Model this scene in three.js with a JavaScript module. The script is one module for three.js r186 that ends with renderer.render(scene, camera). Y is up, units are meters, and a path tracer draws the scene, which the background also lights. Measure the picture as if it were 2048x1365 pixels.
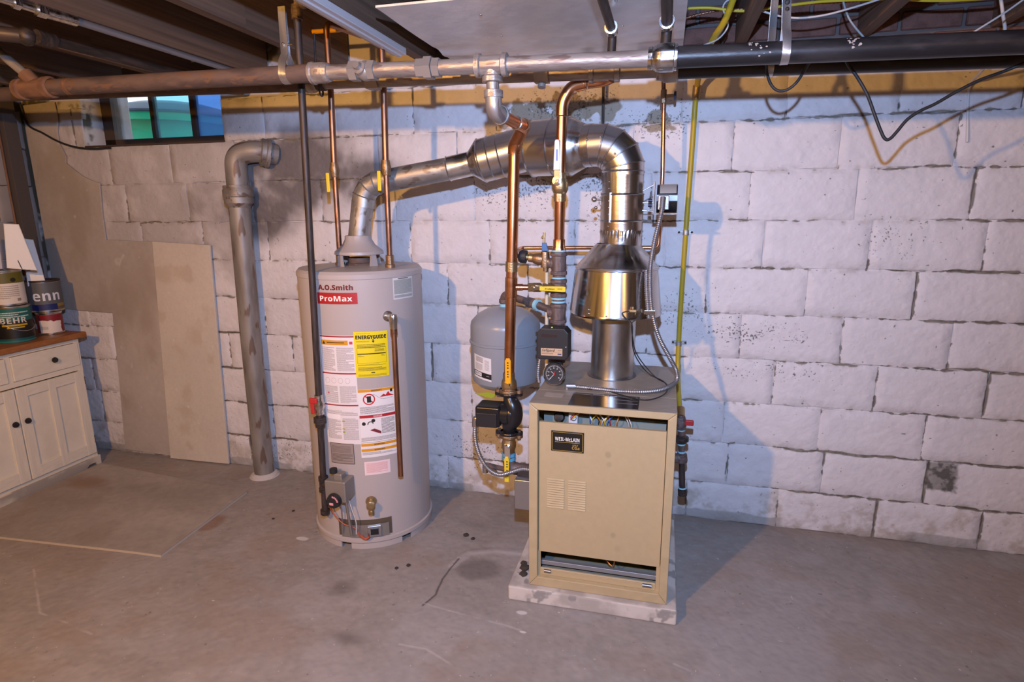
import * as THREE from 'three';
import { RoundedBoxGeometry } from 'three/addons/geometries/RoundedBoxGeometry.js';
import { mergeGeometries, toCreasedNormals } from 'three/addons/utils/BufferGeometryUtils.js';

// ---------------------------------------------------------------- camera, sky, lights, exposure
const scene = new THREE.Scene();
const camera = new THREE.PerspectiveCamera(60.33, 2048 / 1365, 0.05, 60);
camera.position.set(0, 1.4593, 2.7229);
camera.rotation.order = 'YXZ';
camera.rotation.set(-0.21994, 0.25289, -0.00721);
const renderer = new THREE.WebGLRenderer({ antialias: true });
renderer.toneMapping = THREE.LinearToneMapping;
renderer.toneMappingExposure = 0.93;
renderer.shadowMap.enabled = true;
renderer.shadowMap.type = THREE.PCFSoftShadowMap;
scene.background = new THREE.Color().setRGB(1.5, 1.65, 1.9);       // bright overcast sky, seen only through the window
const WARM = new THREE.Color().setRGB(1, 0.5, 0.12), COOL = new THREE.Color().setRGB(0.43, 0.6, 1);
const LAMP = [-1.31, 2.08, 3.12], LAMP2 = [1.7, 2.06, 4.4], FLASH = [0, 1.78, 2.72];
const LAMP_POWER = 17, LAMP2_POWER = 2.5, FLASH_POWER = 22.5;
const spot = new THREE.SpotLight(COOL, FLASH_POWER, 0, 1.3, 0.85, 2);
spot.position.set(FLASH[0], FLASH[1], FLASH[2] - 0.012);
spot.target.position.set(-0.85, 0.92, 0.3);
spot.castShadow = true; spot.shadow.radius = 1.0; spot.shadow.mapSize.set(2048, 2048); spot.shadow.bias = -0.0005;
spot.name = 'flash_light'; scene.add(spot, spot.target);

// ---------------------------------------------------------------- helpers
const V = (x, y, z) => new THREE.Vector3(x, y, z);
function rng(seed) { let s = seed >>> 0; return () => { s = (s + 0x6D2B79F5) >>> 0; let t = Math.imul(s ^ (s >>> 15), 1 | s); t = (t + Math.imul(t ^ (t >>> 7), 61 | t)) ^ t; return ((t ^ (t >>> 14)) >>> 0) / 4294967296; }; }
const hash = (x, y) => { let h = Math.imul(x | 0, 374761393) + Math.imul(y | 0, 668265263); h = Math.imul(h ^ (h >>> 13), 1274126177); return ((h ^ (h >>> 16)) >>> 0) / 4294967296; };
function vn(x, y) { const i = Math.floor(x), j = Math.floor(y); let u = x - i, v = y - j; u = u * u * (3 - 2 * u); v = v * v * (3 - 2 * v); const a = hash(i, j), b = hash(i + 1, j), c = hash(i, j + 1), d = hash(i + 1, j + 1); return a + (b - a) * u + (c - a) * v + (a - b - c + d) * u * v; }
function fbm(x, y, o = 4) { let s = 0, a = 0.5, n = 0; for (let i = 0; i < o; i++) { s += a * vn(x, y); n += a; x = x * 2.03 + 17.3; y = y * 2.03 + 9.1; a *= 0.5; } return s / n; }
const clamp = (v, a = 0, b = 1) => Math.min(b, Math.max(a, v));
const smooth = (a, b, x) => { const t = clamp((x - a) / (b - a)); return t * t * (3 - 2 * t); };
const mix = (a, b, t) => a + (b - a) * t;
const toS = v => { v = clamp(v); return v <= 0.0031308 ? v * 12.92 : 1.055 * Math.pow(v, 1 / 2.4) - 0.055; };
function dataTex(w, h, fn, srgb = true) {           // fn(u, v, out) with out in linear 0..1
  const d = new Uint8Array(w * h * 4), o = [0, 0, 0];
  for (let j = 0; j < h; j++) for (let i = 0; i < w; i++) {
    fn((i + 0.5) / w, (j + 0.5) / h, o); const k = (j * w + i) * 4;
    for (let c = 0; c < 3; c++) d[k + c] = Math.round(255 * (srgb ? toS(o[c]) : clamp(o[c])));
    d[k + 3] = 255;
  }
  const t = new THREE.DataTexture(d, w, h); t.magFilter = THREE.LinearFilter; t.minFilter = THREE.LinearMipmapLinearFilter; t.generateMipmaps = true;
  if (srgb) t.colorSpace = THREE.SRGBColorSpace; t.wrapS = t.wrapT = THREE.RepeatWrapping; t.needsUpdate = true; return t;
}
const periodic = (f, p) => (u, v) => {               // blend so that a texture tiles
  const a = f(u, v), b = f(u - 1, v), c = f(u, v - 1), d = f(u - 1, v - 1); return mix(mix(a, b, u * u * u), mix(c, d, u * u * u), v * v * v);
};
function rep(t, x, y) { const c = t.clone(); c.repeat.set(x, y); c.needsUpdate = true; return c; }
const lin = (r, g, b) => new THREE.Color().setRGB(r, g, b);
function mat(color, rough = 0.6, metal = 0, extra = {}) { return new THREE.MeshStandardMaterial({ color: Array.isArray(color) ? lin(...color) : color, roughness: rough, metalness: metal, ...extra }); }
function canvasTex(w, h, draw) {
  const c = document.createElement('canvas'); c.width = w; c.height = h; const g = c.getContext('2d'); draw(g, w, h);
  const t = new THREE.CanvasTexture(c); t.colorSpace = THREE.SRGBColorSpace; return t;
}
// geometries in world metres
const ORIGIN = new WeakMap();
function clean(g) {
  if (g.index) g = g.toNonIndexed();
  for (const k of Object.keys(g.attributes)) if (!['position', 'normal', 'uv'].includes(k)) g.deleteAttribute(k);
  if (!g.attributes.uv) g.setAttribute('uv', new THREE.BufferAttribute(new Float32Array(g.attributes.position.count * 2), 2));
  g.morphAttributes = {}; return g;
}
const taken = new Map();
function numbered(n) { const k = taken.get(n) || 0; taken.set(n, k + 1); return k ? `${n}_${String(k).padStart(3, '0')}` : n; }
function obj(name, geoms, m, parent = scene, label) {
  const list = (Array.isArray(geoms) ? geoms : [geoms]).map(clean);
  const g = list.length > 1 ? mergeGeometries(list, false) : list[0];
  const o = ORIGIN.get(parent); if (o) g.translate(-o.x, -o.y, -o.z);
  const me = new THREE.Mesh(g, m); me.castShadow = me.receiveShadow = true;
  me.name = parent === scene ? numbered(name) : name; ORIGIN.set(me, o || V(0, 0, 0));
  if (label) me.userData.label = label; parent.add(me); return me;
}
function thing(name, label, category, p, group) {
  const o = new THREE.Group(); o.name = numbered(name); o.position.set(...p); ORIGIN.set(o, V(...p)); scene.add(o);
  o.userData = { label, category }; if (group) o.userData.group = group; return o;
}
function single(name, geoms, m, label, category, group) { const o = obj(name, geoms, m); Object.assign(o.userData, { label, category }); if (group) o.userData.group = group; return o; }
function structure(name, label, category) { const o = new THREE.Group(); o.name = name; scene.add(o); ORIGIN.set(o, V(0, 0, 0)); o.userData = { label, category, kind: 'structure' }; return o; }
function box(x0, x1, y0, y1, z0, z1, r = 0) {
  const w = Math.abs(x1 - x0), h = Math.abs(y1 - y0), d = Math.abs(z1 - z0);
  const g = r ? new RoundedBoxGeometry(w, h, d, 2, Math.min(r, w / 2.01, h / 2.01, d / 2.01)) : new THREE.BoxGeometry(w, h, d);
  return g.translate((x0 + x1) / 2, (y0 + y1) / 2, (z0 + z1) / 2);
}
function metreUV(g, s = 1) {                          // uv in metres from the dominant axis of each face
  g = clean(g); const p = g.attributes.position, n = g.attributes.normal, uv = g.attributes.uv;
  for (let i = 0; i < p.count; i++) {
    const a = Math.abs(n.getX(i)), b = Math.abs(n.getY(i)), c = Math.abs(n.getZ(i));
    if (a >= b && a >= c) uv.setXY(i, p.getZ(i) * s, p.getY(i) * s); else if (b >= c) uv.setXY(i, p.getX(i) * s, p.getZ(i) * s); else uv.setXY(i, p.getX(i) * s, p.getY(i) * s);
  } return g;
}
function aim(g, origin, dir) {                        // +y of g to dir
  const q = new THREE.Quaternion().setFromUnitVectors(V(0, 1, 0), dir.clone().normalize());
  return g.applyQuaternion(q).translate(origin.x, origin.y, origin.z);
}
function rod(a, b, r, r2 = r, seg = 18, open = false) { a = V(...a); b = V(...b); const d = b.clone().sub(a), L = d.length(); return aim(new THREE.CylinderGeometry(r2, r, L, seg, 1, open).translate(0, L / 2, 0), a, d); }
function lathe(profile, origin, dir, seg = 32, crease = 0.6) {
  const g = new THREE.LatheGeometry(profile.map(([r, h]) => new THREE.Vector2(Math.max(r, 0.00001), h)), seg);
  return aim(toCreasedNormals(g, crease), V(...origin), V(...dir));
}
function sweep(pts, r, nr = 14, caps = true) {
  const n = pts.length, rad = typeof r === 'function' ? r : () => r;
  const T = pts.map((p, i) => pts[Math.min(i + 1, n - 1)].clone().sub(pts[Math.max(i - 1, 0)]).normalize());
  let N = Math.abs(T[0].y) < 0.9 ? V(0, 1, 0) : V(1, 0, 0); N.sub(T[0].clone().multiplyScalar(N.dot(T[0]))).normalize();
  const pos = [], nor = [], uv = [], idx = []; let s = 0;
  for (let i = 0; i < n; i++) {
    if (i) { s += pts[i].distanceTo(pts[i - 1]); N.sub(T[i].clone().multiplyScalar(N.dot(T[i]))).normalize(); }
    const B = T[i].clone().cross(N), R = rad(s, i);
    for (let j = 0; j <= nr; j++) { const a = j / nr * Math.PI * 2, d = N.clone().multiplyScalar(Math.cos(a)).addScaledVector(B, Math.sin(a)); pos.push(pts[i].x + d.x * R, pts[i].y + d.y * R, pts[i].z + d.z * R); nor.push(d.x, d.y, d.z); uv.push(j / nr, s * 1.6); }
  }
  for (let i = 0; i < n - 1; i++) for (let j = 0; j < nr; j++) { const a = i * (nr + 1) + j, b = a + nr + 1; idx.push(a, a + 1, b, a + 1, b + 1, b); }
  if (caps) for (const [i, sg] of [[0, -1], [n - 1, 1]]) {
    const c = pos.length / 3; pos.push(pts[i].x, pts[i].y, pts[i].z); nor.push(T[i].x * sg, T[i].y * sg, T[i].z * sg); uv.push(0.5, 0.5);
    for (let j = 0; j <= nr; j++) { const k = (i * (nr + 1) + j) * 3; pos.push(pos[k], pos[k + 1], pos[k + 2]); nor.push(T[i].x * sg, T[i].y * sg, T[i].z * sg); uv.push(0.5, 0.5); }
    for (let j = 0; j < nr; j++) sg > 0 ? idx.push(c, c + 1 + j, c + 2 + j) : idx.push(c, c + 2 + j, c + 1 + j);
  }
  const g = new THREE.BufferGeometry(); g.setAttribute('position', new THREE.Float32BufferAttribute(pos, 3)); g.setAttribute('normal', new THREE.Float32BufferAttribute(nor, 3)); g.setAttribute('uv', new THREE.Float32BufferAttribute(uv, 2)); g.setIndex(idx);
  if (typeof r === 'function') g.computeVertexNormals();
  return g;
}
function bent(pts, R = 0.05, steps = 7) {              // polyline with rounded corners
  const P = pts.map(p => V(...p)), out = [P[0]];
  for (let i = 1; i < P.length - 1; i++) {
    const a = P[i - 1].clone().sub(P[i]), b = P[i + 1].clone().sub(P[i]), q = Math.min(R, a.length() * 0.49, b.length() * 0.49);
    const s = P[i].clone().addScaledVector(a.normalize(), q), e = P[i].clone().addScaledVector(b.normalize(), q);
    for (let k = 0; k <= steps; k++) { const t = k / steps; out.push(s.clone().multiplyScalar((1 - t) * (1 - t)).addScaledVector(P[i], 2 * t * (1 - t)).addScaledVector(e, t * t)); }
  }
  out.push(P[P.length - 1]); return out;
}
const pipe = (pts, r, R = 0.05, nr = 16) => sweep(bent(pts, R), r, nr);
const curve = (pts, n = 40) => new THREE.CatmullRomCurve3(pts.map(p => V(...p)), false, 'centripetal').getPoints(n);
const wire = (pts, r, n = 40, nr = 7) => sweep(curve(pts, n), r, nr);
function flex(pts, r, len, pitch = 0.0078) {           // ribbed metal conduit
  const n = Math.round(len / pitch * 4); return sweep(new THREE.CatmullRomCurve3(pts.map(p => V(...p)), false, 'centripetal').getSpacedPoints(n), s => r * (1 + 0.2 * Math.sin(s / pitch * Math.PI * 2)), 10);
}
function extrude(pts, depth, bevel = 0) {              // pts in x, y; extruded along +z from 0
  const g = new THREE.ExtrudeGeometry(new THREE.Shape(pts.map(p => new THREE.Vector2(p[0], p[1]))), { depth: depth - 2 * bevel, bevelEnabled: bevel > 0, bevelSize: bevel, bevelThickness: bevel, bevelOffset: -bevel, bevelSegments: 2, steps: 1 });
  return g.translate(0, 0, bevel);
}
const hexagon = (r, h, origin, dir) => aim(toCreasedNormals(new THREE.CylinderGeometry(r, r, h, 6).translate(0, h / 2, 0), 0.3), V(...origin), V(...dir));
const add = (a, b, s = 1) => [a[0] + b[0] * s, a[1] + b[1] * s, a[2] + b[2] * s];

// ---------------------------------------------------------------- shared textures and materials
const grain = dataTex(256, 256, (u, v, o) => { const f = periodic((a, b) => fbm(a * 9 + 3, b * 9 + 3, 5)); o[0] = o[1] = o[2] = f(u, v); }, false);
const fine = dataTex(256, 256, (u, v, o) => { const f = periodic((a, b) => fbm(a * 40 + 11, b * 40 + 5, 3)); o[0] = o[1] = o[2] = f(u, v); }, false);
function mottled(c1, c2, fx, fy, lo, hi, oct = 5, c3) {
  return dataTex(256, 256, (u, v, o) => { const n = smooth(lo, hi, periodic((a, b) => fbm(a * fx + 7, b * fy + 2, oct))(u, v)); const m = c3 ? smooth(0.62, 0.7, periodic((a, b) => fbm(a * fx * 2 + 31, b * fy * 2 + 12, 3))(u, v)) : 0; for (let k = 0; k < 3; k++) o[k] = mix(mix(c1[k], c2[k], n), c3 ? c3[k] : 0, m); });
}
const woodTex = (a, b, s) => dataTex(256, 512, (u, v, o) => { const n = fbm(u * 18 + s, v * 2.2 + s, 4), k = fbm(u * 70 + s, v * 3, 3), t = clamp(n * 0.65 + k * 0.5 - 0.1); for (let c = 0; c < 3; c++) o[c] = mix(a[c], b[c], t); });
const M = {};
M.zinc = mat(0xffffff, 0.34, 1, { map: mottled([0.5, 0.51, 0.52], [0.66, 0.67, 0.68], 14, 14, 0.35, 0.65), roughnessMap: grain, bumpMap: grain, bumpScale: 0.0004 }); M.zinc.roughness = 0.6;
M.sheet = mat([0.52, 0.53, 0.56], 0.27, 1, { bumpMap: grain, bumpScale: 0.0006 });
M.sheetWarm = mat([0.48, 0.42, 0.37], 0.3, 1, { bumpMap: grain, bumpScale: 0.0004 });
M.oldZinc = mat(0xffffff, 0.5, 0.85, { map: mottled([0.34, 0.33, 0.32], [0.48, 0.48, 0.47], 8, 8, 0.35, 0.65, 5, [0.26, 0.22, 0.19]), bumpMap: fine, bumpScale: 0.0003 });
M.seam = mat([0.3, 0.3, 0.31], 0.4, 1);
M.silverPipe = mat(0xffffff, 0.44, 0.5, { map: mottled([0.3, 0.26, 0.24], [0.44, 0.4, 0.37], 6, 5, 0.3, 0.62, 5, [0.27, 0.21, 0.19]), bumpMap: fine, bumpScale: 0.0006 });
M.silverFitting = mat([0.38, 0.345, 0.32], 0.42, 0.5);
M.rustPipe = mat(0xffffff, 0.75, 0.15, { map: mottled([0.085, 0.06, 0.055], [0.15, 0.1, 0.082], 5, 6, 0.3, 0.65, 5, [0.17, 0.095, 0.062]), bumpMap: fine, bumpScale: 0.0008 });
M.rustOrange = mat(0xffffff, 0.8, 0.1, { map: mottled([0.14, 0.075, 0.05], [0.24, 0.125, 0.07], 6, 6, 0.3, 0.7), bumpMap: fine, bumpScale: 0.0008 });
M.blackPipe = mat(0xffffff, 0.4, 0.25, { map: mottled([0.022, 0.021, 0.024], [0.045, 0.042, 0.045], 6, 8, 0.35, 0.7), bumpMap: fine, bumpScale: 0.0003 });
M.blackIron = mat(0xffffff, 0.5, 0.3, { map: mottled([0.03, 0.025, 0.022], [0.07, 0.05, 0.045], 7, 9, 0.3, 0.7), bumpMap: fine, bumpScale: 0.0004 });
M.brownIron = mat(0xffffff, 0.55, 0.3, { map: mottled([0.1, 0.075, 0.07], [0.2, 0.145, 0.13], 7, 7, 0.3, 0.7), bumpMap: fine, bumpScale: 0.0008 });
M.castIron = mat(0xffffff, 0.55, 0.45, { map: mottled([0.2, 0.18, 0.165], [0.33, 0.31, 0.29], 7, 3, 0.3, 0.68, 5, [0.17, 0.12, 0.09]), bumpMap: grain, bumpScale: 0.0012 });
M.copper = mat(0xffffff, 0.3, 1, { map: mottled([0.52, 0.24, 0.12], [0.72, 0.36, 0.19], 4, 9, 0.3, 0.7), bumpMap: grain, bumpScale: 0.0002 });
M.copperDull = mat(0xffffff, 0.42, 0.95, { map: mottled([0.22, 0.12, 0.08], [0.4, 0.2, 0.12], 5, 10, 0.3, 0.7) });
M.brass = mat([0.46, 0.34, 0.18], 0.42, 0.95, { bumpMap: fine, bumpScale: 0.0005 });
M.bronze = mat([0.34, 0.23, 0.14], 0.45, 0.9, { bumpMap: fine, bumpScale: 0.0008 });
M.chrome = mat([0.75, 0.75, 0.76], 0.18, 1);
M.steel = mat([0.55, 0.55, 0.56], 0.32, 1);
M.flexMetal = mat([0.4, 0.4, 0.42], 0.42, 0.9);
M.strap = mat([0.6, 0.6, 0.62], 0.34, 0.9, { bumpMap: fine, bumpScale: 0.0004 });
M.tape = mat([0.3, 0.6, 0.72], 0.8);
M.yellow = mat([0.86, 0.62, 0.03], 0.45); M.orange = mat([0.85, 0.4, 0.01], 0.45); M.blueHandle = mat([0.05, 0.16, 0.36], 0.45); M.red = mat([0.5, 0.03, 0.03], 0.45); M.whitePlastic = mat([0.78, 0.77, 0.74], 0.45);
M.black = mat([0.018, 0.018, 0.02], 0.5); M.blackGloss = mat([0.015, 0.015, 0.017], 0.28); M.rubber = mat([0.02, 0.02, 0.022], 0.55);
M.tank = mat([0.47, 0.42, 0.4], 0.38, 0, { bumpMap: grain, bumpScale: 0.0003 });
M.tankTop = mat([0.42, 0.375, 0.355], 0.42);
M.grayTank = mat([0.27, 0.29, 0.32], 0.32);
M.boiler = mat(0xffffff, 0.42, 0.12, { map: mottled([0.5, 0.39, 0.22], [0.54, 0.425, 0.24], 30, 30, 0.3, 0.7), bumpMap: fine, bumpScale: 0.0002 });
M.boilerTop = mat(0xffffff, 0.4, 0.2, { map: mottled([0.3, 0.255, 0.2], [0.36, 0.3, 0.235], 12, 12, 0.3, 0.7) });
M.dark = mat([0.03, 0.03, 0.03], 0.7); M.greenGray = mat([0.2, 0.24, 0.22], 0.5);
M.cabinet = mat(0xffffff, 0.5, 0, { map: mottled([0.68, 0.63, 0.52], [0.74, 0.69, 0.58], 6, 6, 0.3, 0.7), bumpMap: fine, bumpScale: 0.0003 });
M.worktop = mat(0xffffff, 0.45, 0, { map: woodTex([0.2, 0.07, 0.02], [0.38, 0.15, 0.045], 3) });
M.joist = mat(0xffffff, 0.85, 0, { map: woodTex([0.07, 0.042, 0.028], [0.22, 0.13, 0.08], 8), bumpMap: grain, bumpScale: 0.002 });
M.subfloor = mat(0xffffff, 0.9, 0, { map: woodTex([0.04, 0.026, 0.02], [0.1, 0.062, 0.045], 5) });
M.frame = mat([0.055, 0.035, 0.025], 0.7, 0, { bumpMap: grain, bumpScale: 0.001 });
M.brick = mat(0xffffff, 0.9, 0, { map: mottled([0.14, 0.07, 0.055], [0.2, 0.1, 0.08], 8, 8, 0.3, 0.7), bumpMap: fine, bumpScale: 0.002 });
M.csst = mat([0.45, 0.33, 0.015], 0.45); M.yellowWire = mat([0.6, 0.48, 0.02], 0.45); M.whiteWire = mat([0.6, 0.6, 0.6], 0.5);

// ---------------------------------------------------------------- room shell
const XL = -3.56, XR = 3.2, ZF = 5.6, TOP = 2.30, WX0 = -3.65, WXL = 5.6, WYL = 2.3;
const courses = [0, 0.189, 0.392, 0.595, 0.799, 1.002, 1.205, 1.408, 1.612, 1.815, 2.02];
const offsets = [0.565, 0.331, 0.2995, 0.4987, 0.345, 0.596, 0.409, 0.338, 0.257, 0.45];
const blobs = (list, x, y) => { let s = 0; for (const [cx, cy, rx, ry, k] of list) { const d = ((x - cx) / rx) ** 2 + ((y - cy) / ry) ** 2; if (d < 4) s = Math.max(s, k * Math.exp(-d * 1.2)); } return s; };
const soot = [[-1.8, 1.66, 0.42, 0.22, 1], [-1.5, 1.62, 0.3, 0.16, 0.9], [-2.05, 1.46, 0.3, 0.18, 0.8], [-2.3, 1.45, 0.35, 0.2, 0.45]];
const moldZones = [[0.36, 0.92, 0.2, 0.06, 1], [-0.55, 1.57, 0.13, 0.1, 1], [-0.32, 1.57, 0.12, 0.1, 1], [-0.05, 1.82, 0.12, 0.08, 1.1], [-0.45, 1.9, 0.25, 0.08, 1.1], [-0.72, 1.5, 0.15, 0.1, 0.7], [0.1, 1.02, 0.15, 0.08, 0.8], [0.45, 0.75, 0.3, 0.05, 0.6], [0.9, 1.35, 0.15, 0.1, 0.5], [-0.25, 1.4, 0.2, 0.1, 0.5], [-0.9, 0.25, 0.2, 0.1, 0.9], [-2.1, 0.12, 0.25, 0.1, 0.8]];
const bare = [[-0.47, 1.88, 0.26, 0.1, 1.2], [-0.68, 1.8, 0.09, 0.09, 1], [-0.05, 1.82, 0.09, 0.05, 0.95]];
function jointNear(x, y) {                             // distance to the nearest joint
  let k = 0; while (k < 9 && y > courses[k + 1]) k++;
  let d = Math.min(Math.abs(y - courses[k]), Math.abs(courses[k + 1] - y));
  const q = ((x - offsets[k]) / 0.4064) % 1; const f = q < 0 ? q + 1 : q; return [d, Math.min(f, 1 - f) * 0.4064];
}
function wallColour(u, v, c) {
  const x = WX0 + u * WXL, y = v * WYL, n1 = fbm(x * 2.3, y * 2.3 + 5, 3), n2 = fbm(x * 30, y * 30, 2), n3 = fbm(x * 8 + 40, y * 8, 3);
  const g = 1 + 0.1 * (n2 - 0.5), q = 0.09 * (n1 - 0.5); c[0] = (0.7 + q) * g; c[1] = (0.675 + q) * g; c[2] = (0.685 + q) * g;
  const blend = (t, r, gg, b) => { c[0] = mix(c[0], r, t); c[1] = mix(c[1], gg, t); c[2] = mix(c[2], b, t); };
  if (x < -1.9 && y > 0.9) blend((0.62 + 0.25 * smooth(0.35, 0.6, n3)) * smooth(-1.95, -2.2, x + 0.5 * (n1 - 0.5)) * smooth(1.05, 1.25, y + 0.3 * (n3 - 0.5)), 0.4, 0.375, 0.37);   // bare grey blocks
  const s = blobs(soot, x, y); if (s > 0.02) blend(0.92 * smooth(0.1, 0.75, s * (0.1 + 1.1 * n3 + 0.35 * n1 + 0.3 * n2)), 0.11, 0.1, 0.105);
  const b = blobs(bare, x, y); if (b > 0.05) blend(0.9 * smooth(0.3, 0.4, b * (-0.35 + 2.3 * fbm(x * 19, y * 19 + 3, 4))), 0.28, 0.22, 0.14);
  const [dh, dv] = jointNear(x + 0.008 * (n2 - 0.5), y + 0.02 * (n3 - 0.5) + 0.006 * (n2 - 0.5));
  if (dh < 0.02 || dv < 0.02) {
    const m1 = fbm(x * 4.3 + 8, y * 3.1 + 2, 3), m2 = fbm(x * 38 + 5, y * 38, 3), up = y < 0.85 ? 0.05 : y < 1.25 ? 0.0 : -0.03;
    const hw = 0.0095 * smooth(0.44, 0.74, 0.62 * m1 + 0.5 * m2 + up - 0.04), vw = 0.009 * smooth(0.45, 0.72, 0.62 * fbm(x * 5 + 60, y * 4, 3) + 0.5 * m2 + up - 0.05);
    blend(0.88 * smooth(hw, hw * 0.5 - 0.0004, dh), 0.085, 0.068, 0.042); blend(0.85 * smooth(vw, vw * 0.5 - 0.0004, dv), 0.085, 0.068, 0.042);
    blend(0.35 * smooth(0.02, 0.004, dh) * smooth(0.5, 0.7, m2), 0.4, 0.36, 0.3);
  }
  const mz = Math.min(1, blobs(moldZones, x, y));
  if (mz > 0.12) blend(0.85 * smooth(0.8 - 0.2 * mz, 0.84 - 0.2 * mz, fbm(x * 170, y * 170, 2) * 0.8 + 0.2 * fbm(x * 20, y * 20, 2)), 0.07, 0.07, 0.065);
  blend(0.8 * smooth(0.89, 0.92, fbm(x * 75 + 9, y * 75, 2)), 0.1, 0.09, 0.07);
  if (y < 0.3) { const low = fbm(x * 11 + 2, y * 11, 3); const hgt = 0.06 + 0.16 * fbm(x * 9, 7, 3); blend(0.5 * smooth(0.42, 0.7, low * 0.7 + 0.45 * fbm(x * 45, y * 45, 3) - 0.05) * smooth(hgt + 0.05, hgt - 0.03, y), 0.32, 0.26, 0.18); blend(0.75 * smooth(0.5, 0.58, fbm(x * 4 + 21, 3, 3)) * smooth(0.005, -0.005, y - 0.03 - 0.03 * n3), 0.34, 0.33, 0.32); }
  if (x > 1.12 && x < 1.28 && y > 0.24 && y < 0.42) { const f = fbm(x * 42, y * 42, 4), w = smooth(0.074, 0.056, Math.max(Math.abs(x - 1.2) * 1.1, Math.abs(y - 0.325)) + 0.03 * (fbm(x * 40, y * 40 + 8, 3) - 0.5)); blend(0.92 * w, mix(0.06, 0.26, smooth(0.42, 0.62, f)), mix(0.058, 0.25, smooth(0.42, 0.62, f)), mix(0.05, 0.23, smooth(0.42, 0.62, f))); }   // broken face shell
}
const wallMap = dataTex(2048, 1024, wallColour);
const wallBump = dataTex(2048, 1024, (u, v, o) => { const x = WX0 + u * WXL, y = v * WYL; o[0] = o[1] = o[2] = 0.35 * fbm(x * 16, y * 16, 4) + 0.45 * fbm(x * 50, y * 50, 3) + 0.2 * fbm(x * 5, y * 5, 2); }, false);
M.wall = mat(0xffffff, 0.62, 0, { map: wallMap, bumpMap: wallBump, bumpScale: 0.0065 });
M.mortar = mat(0xffffff, 0.9, 0, { map: dataTex(1024, 512, (u, v, o) => { const x = WX0 + u * WXL, y = v * WYL, d = smooth(0.56, 0.68, fbm(x * 3.1 + 8, y * 2.7, 3) * 0.75 + fbm(x * 22, y * 22, 3) * 0.35); o[0] = mix(0.55, 0.1, d); o[1] = mix(0.52, 0.085, d); o[2] = mix(0.51, 0.06, d); }), bumpMap: fine, bumpScale: 0.003 });
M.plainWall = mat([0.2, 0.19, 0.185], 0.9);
const R0 = rng(77);
function block(x0, x1, y0, y1, front, seed, toWorld) {   // a painted concrete block: pillowed, wavy front face with its sides
  const r = rng(seed), nx = 13, ny = 7, pos = [], idx = [], uv = [], gx = (x1 - x0), gy = (y1 - y0);
  const ix = 0.004 / gx, iy = 0.004 / gy, tx = [0, ix, 0.1, 0.2, 0.3, 0.4, 0.5, 0.6, 0.7, 0.8, 0.9, 1 - ix, 1], ty = [0, iy, 0.25, 0.5, 0.75, 1 - iy, 1], tilt = (r() - 0.5) * 0.0024, tilt2 = (r() - 0.5) * 0.0024, lift = (r() - 0.5) * 0.002;
  for (let j = 0; j < ny; j++) for (let i = 0; i < nx; i++) {
    const ex = i === 0 || i === nx - 1, ey = j === 0 || j === ny - 1, jx = ex ? (r() - 0.5) * 0.005 : 0, jy = ey ? (r() - 0.5) * 0.006 : 0;
    const X = x0 + tx[i] * gx + jx, Y = y0 + ty[j] * gy + jy, Z = lift + tilt * (tx[i] - 0.5) + tilt2 * (ty[j] - 0.5) + (ex || ey ? -0.0022 - 0.002 * r() : (r() - 0.5) * 0.001);
    pos.push(X, Y, Z); uv.push((X - WX0) / WXL, Y / WYL);
  }
  for (let j = 0; j < ny - 1; j++) for (let i = 0; i < nx - 1; i++) { const a = j * nx + i, b = a + nx; idx.push(a, a + 1, b, a + 1, b + 1, b); }
  const ring = []; for (let i = 0; i < nx; i++) ring.push(i); for (let j = 1; j < ny; j++) ring.push(j * nx + nx - 1); for (let i = nx - 2; i >= 0; i--) ring.push((ny - 1) * nx + i); for (let j = ny - 2; j > 0; j--) ring.push(j * nx);
  const o = pos.length / 3; for (const k of ring) { pos.push(pos[k * 3], pos[k * 3 + 1], -0.03); uv.push(uv[k * 2], uv[k * 2 + 1]); }
  for (let k = 0; k < ring.length; k++) { const k2 = (k + 1) % ring.length; idx.push(ring[k], o + k, ring[k2], ring[k2], o + k, o + k2); }
  const g = new THREE.BufferGeometry(); g.setAttribute('position', new THREE.Float32BufferAttribute(pos, 3)); g.setAttribute('uv', new THREE.Float32BufferAttribute(uv, 2)); g.setIndex(idx);
  g.computeVertexNormals(); if (toWorld) g.applyMatrix4(toWorld); return toCreasedNormals(g, 0.9);
}
function wallUV(g) { g = clean(g); const p = g.attributes.position, uv = g.attributes.uv; for (let i = 0; i < p.count; i++) uv.setXY(i, (p.getX(i) + p.getZ(i) - WX0) / WXL, p.getY(i) / WYL); return g; }
const WIN = { x0: -3.142, x1: -2.235, y0: 1.815, y1: 2.24 };
const wallBack = structure('wall_back', 'white painted concrete block basement wall with dark cracked joints', 'wall');
obj('mortar_bed', [box(XL - 0.2, WIN.x0, 0, TOP, -0.2, -0.0075), box(WIN.x1, XR + 0.2, 0, TOP, -0.2, -0.0075), box(WIN.x0, WIN.x1, 0, WIN.y0, -0.2, -0.0075), box(WIN.x0, WIN.x1, WIN.y1, TOP, -0.2, -0.0075)].map(wallUV), M.mortar, wallBack);
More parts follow.
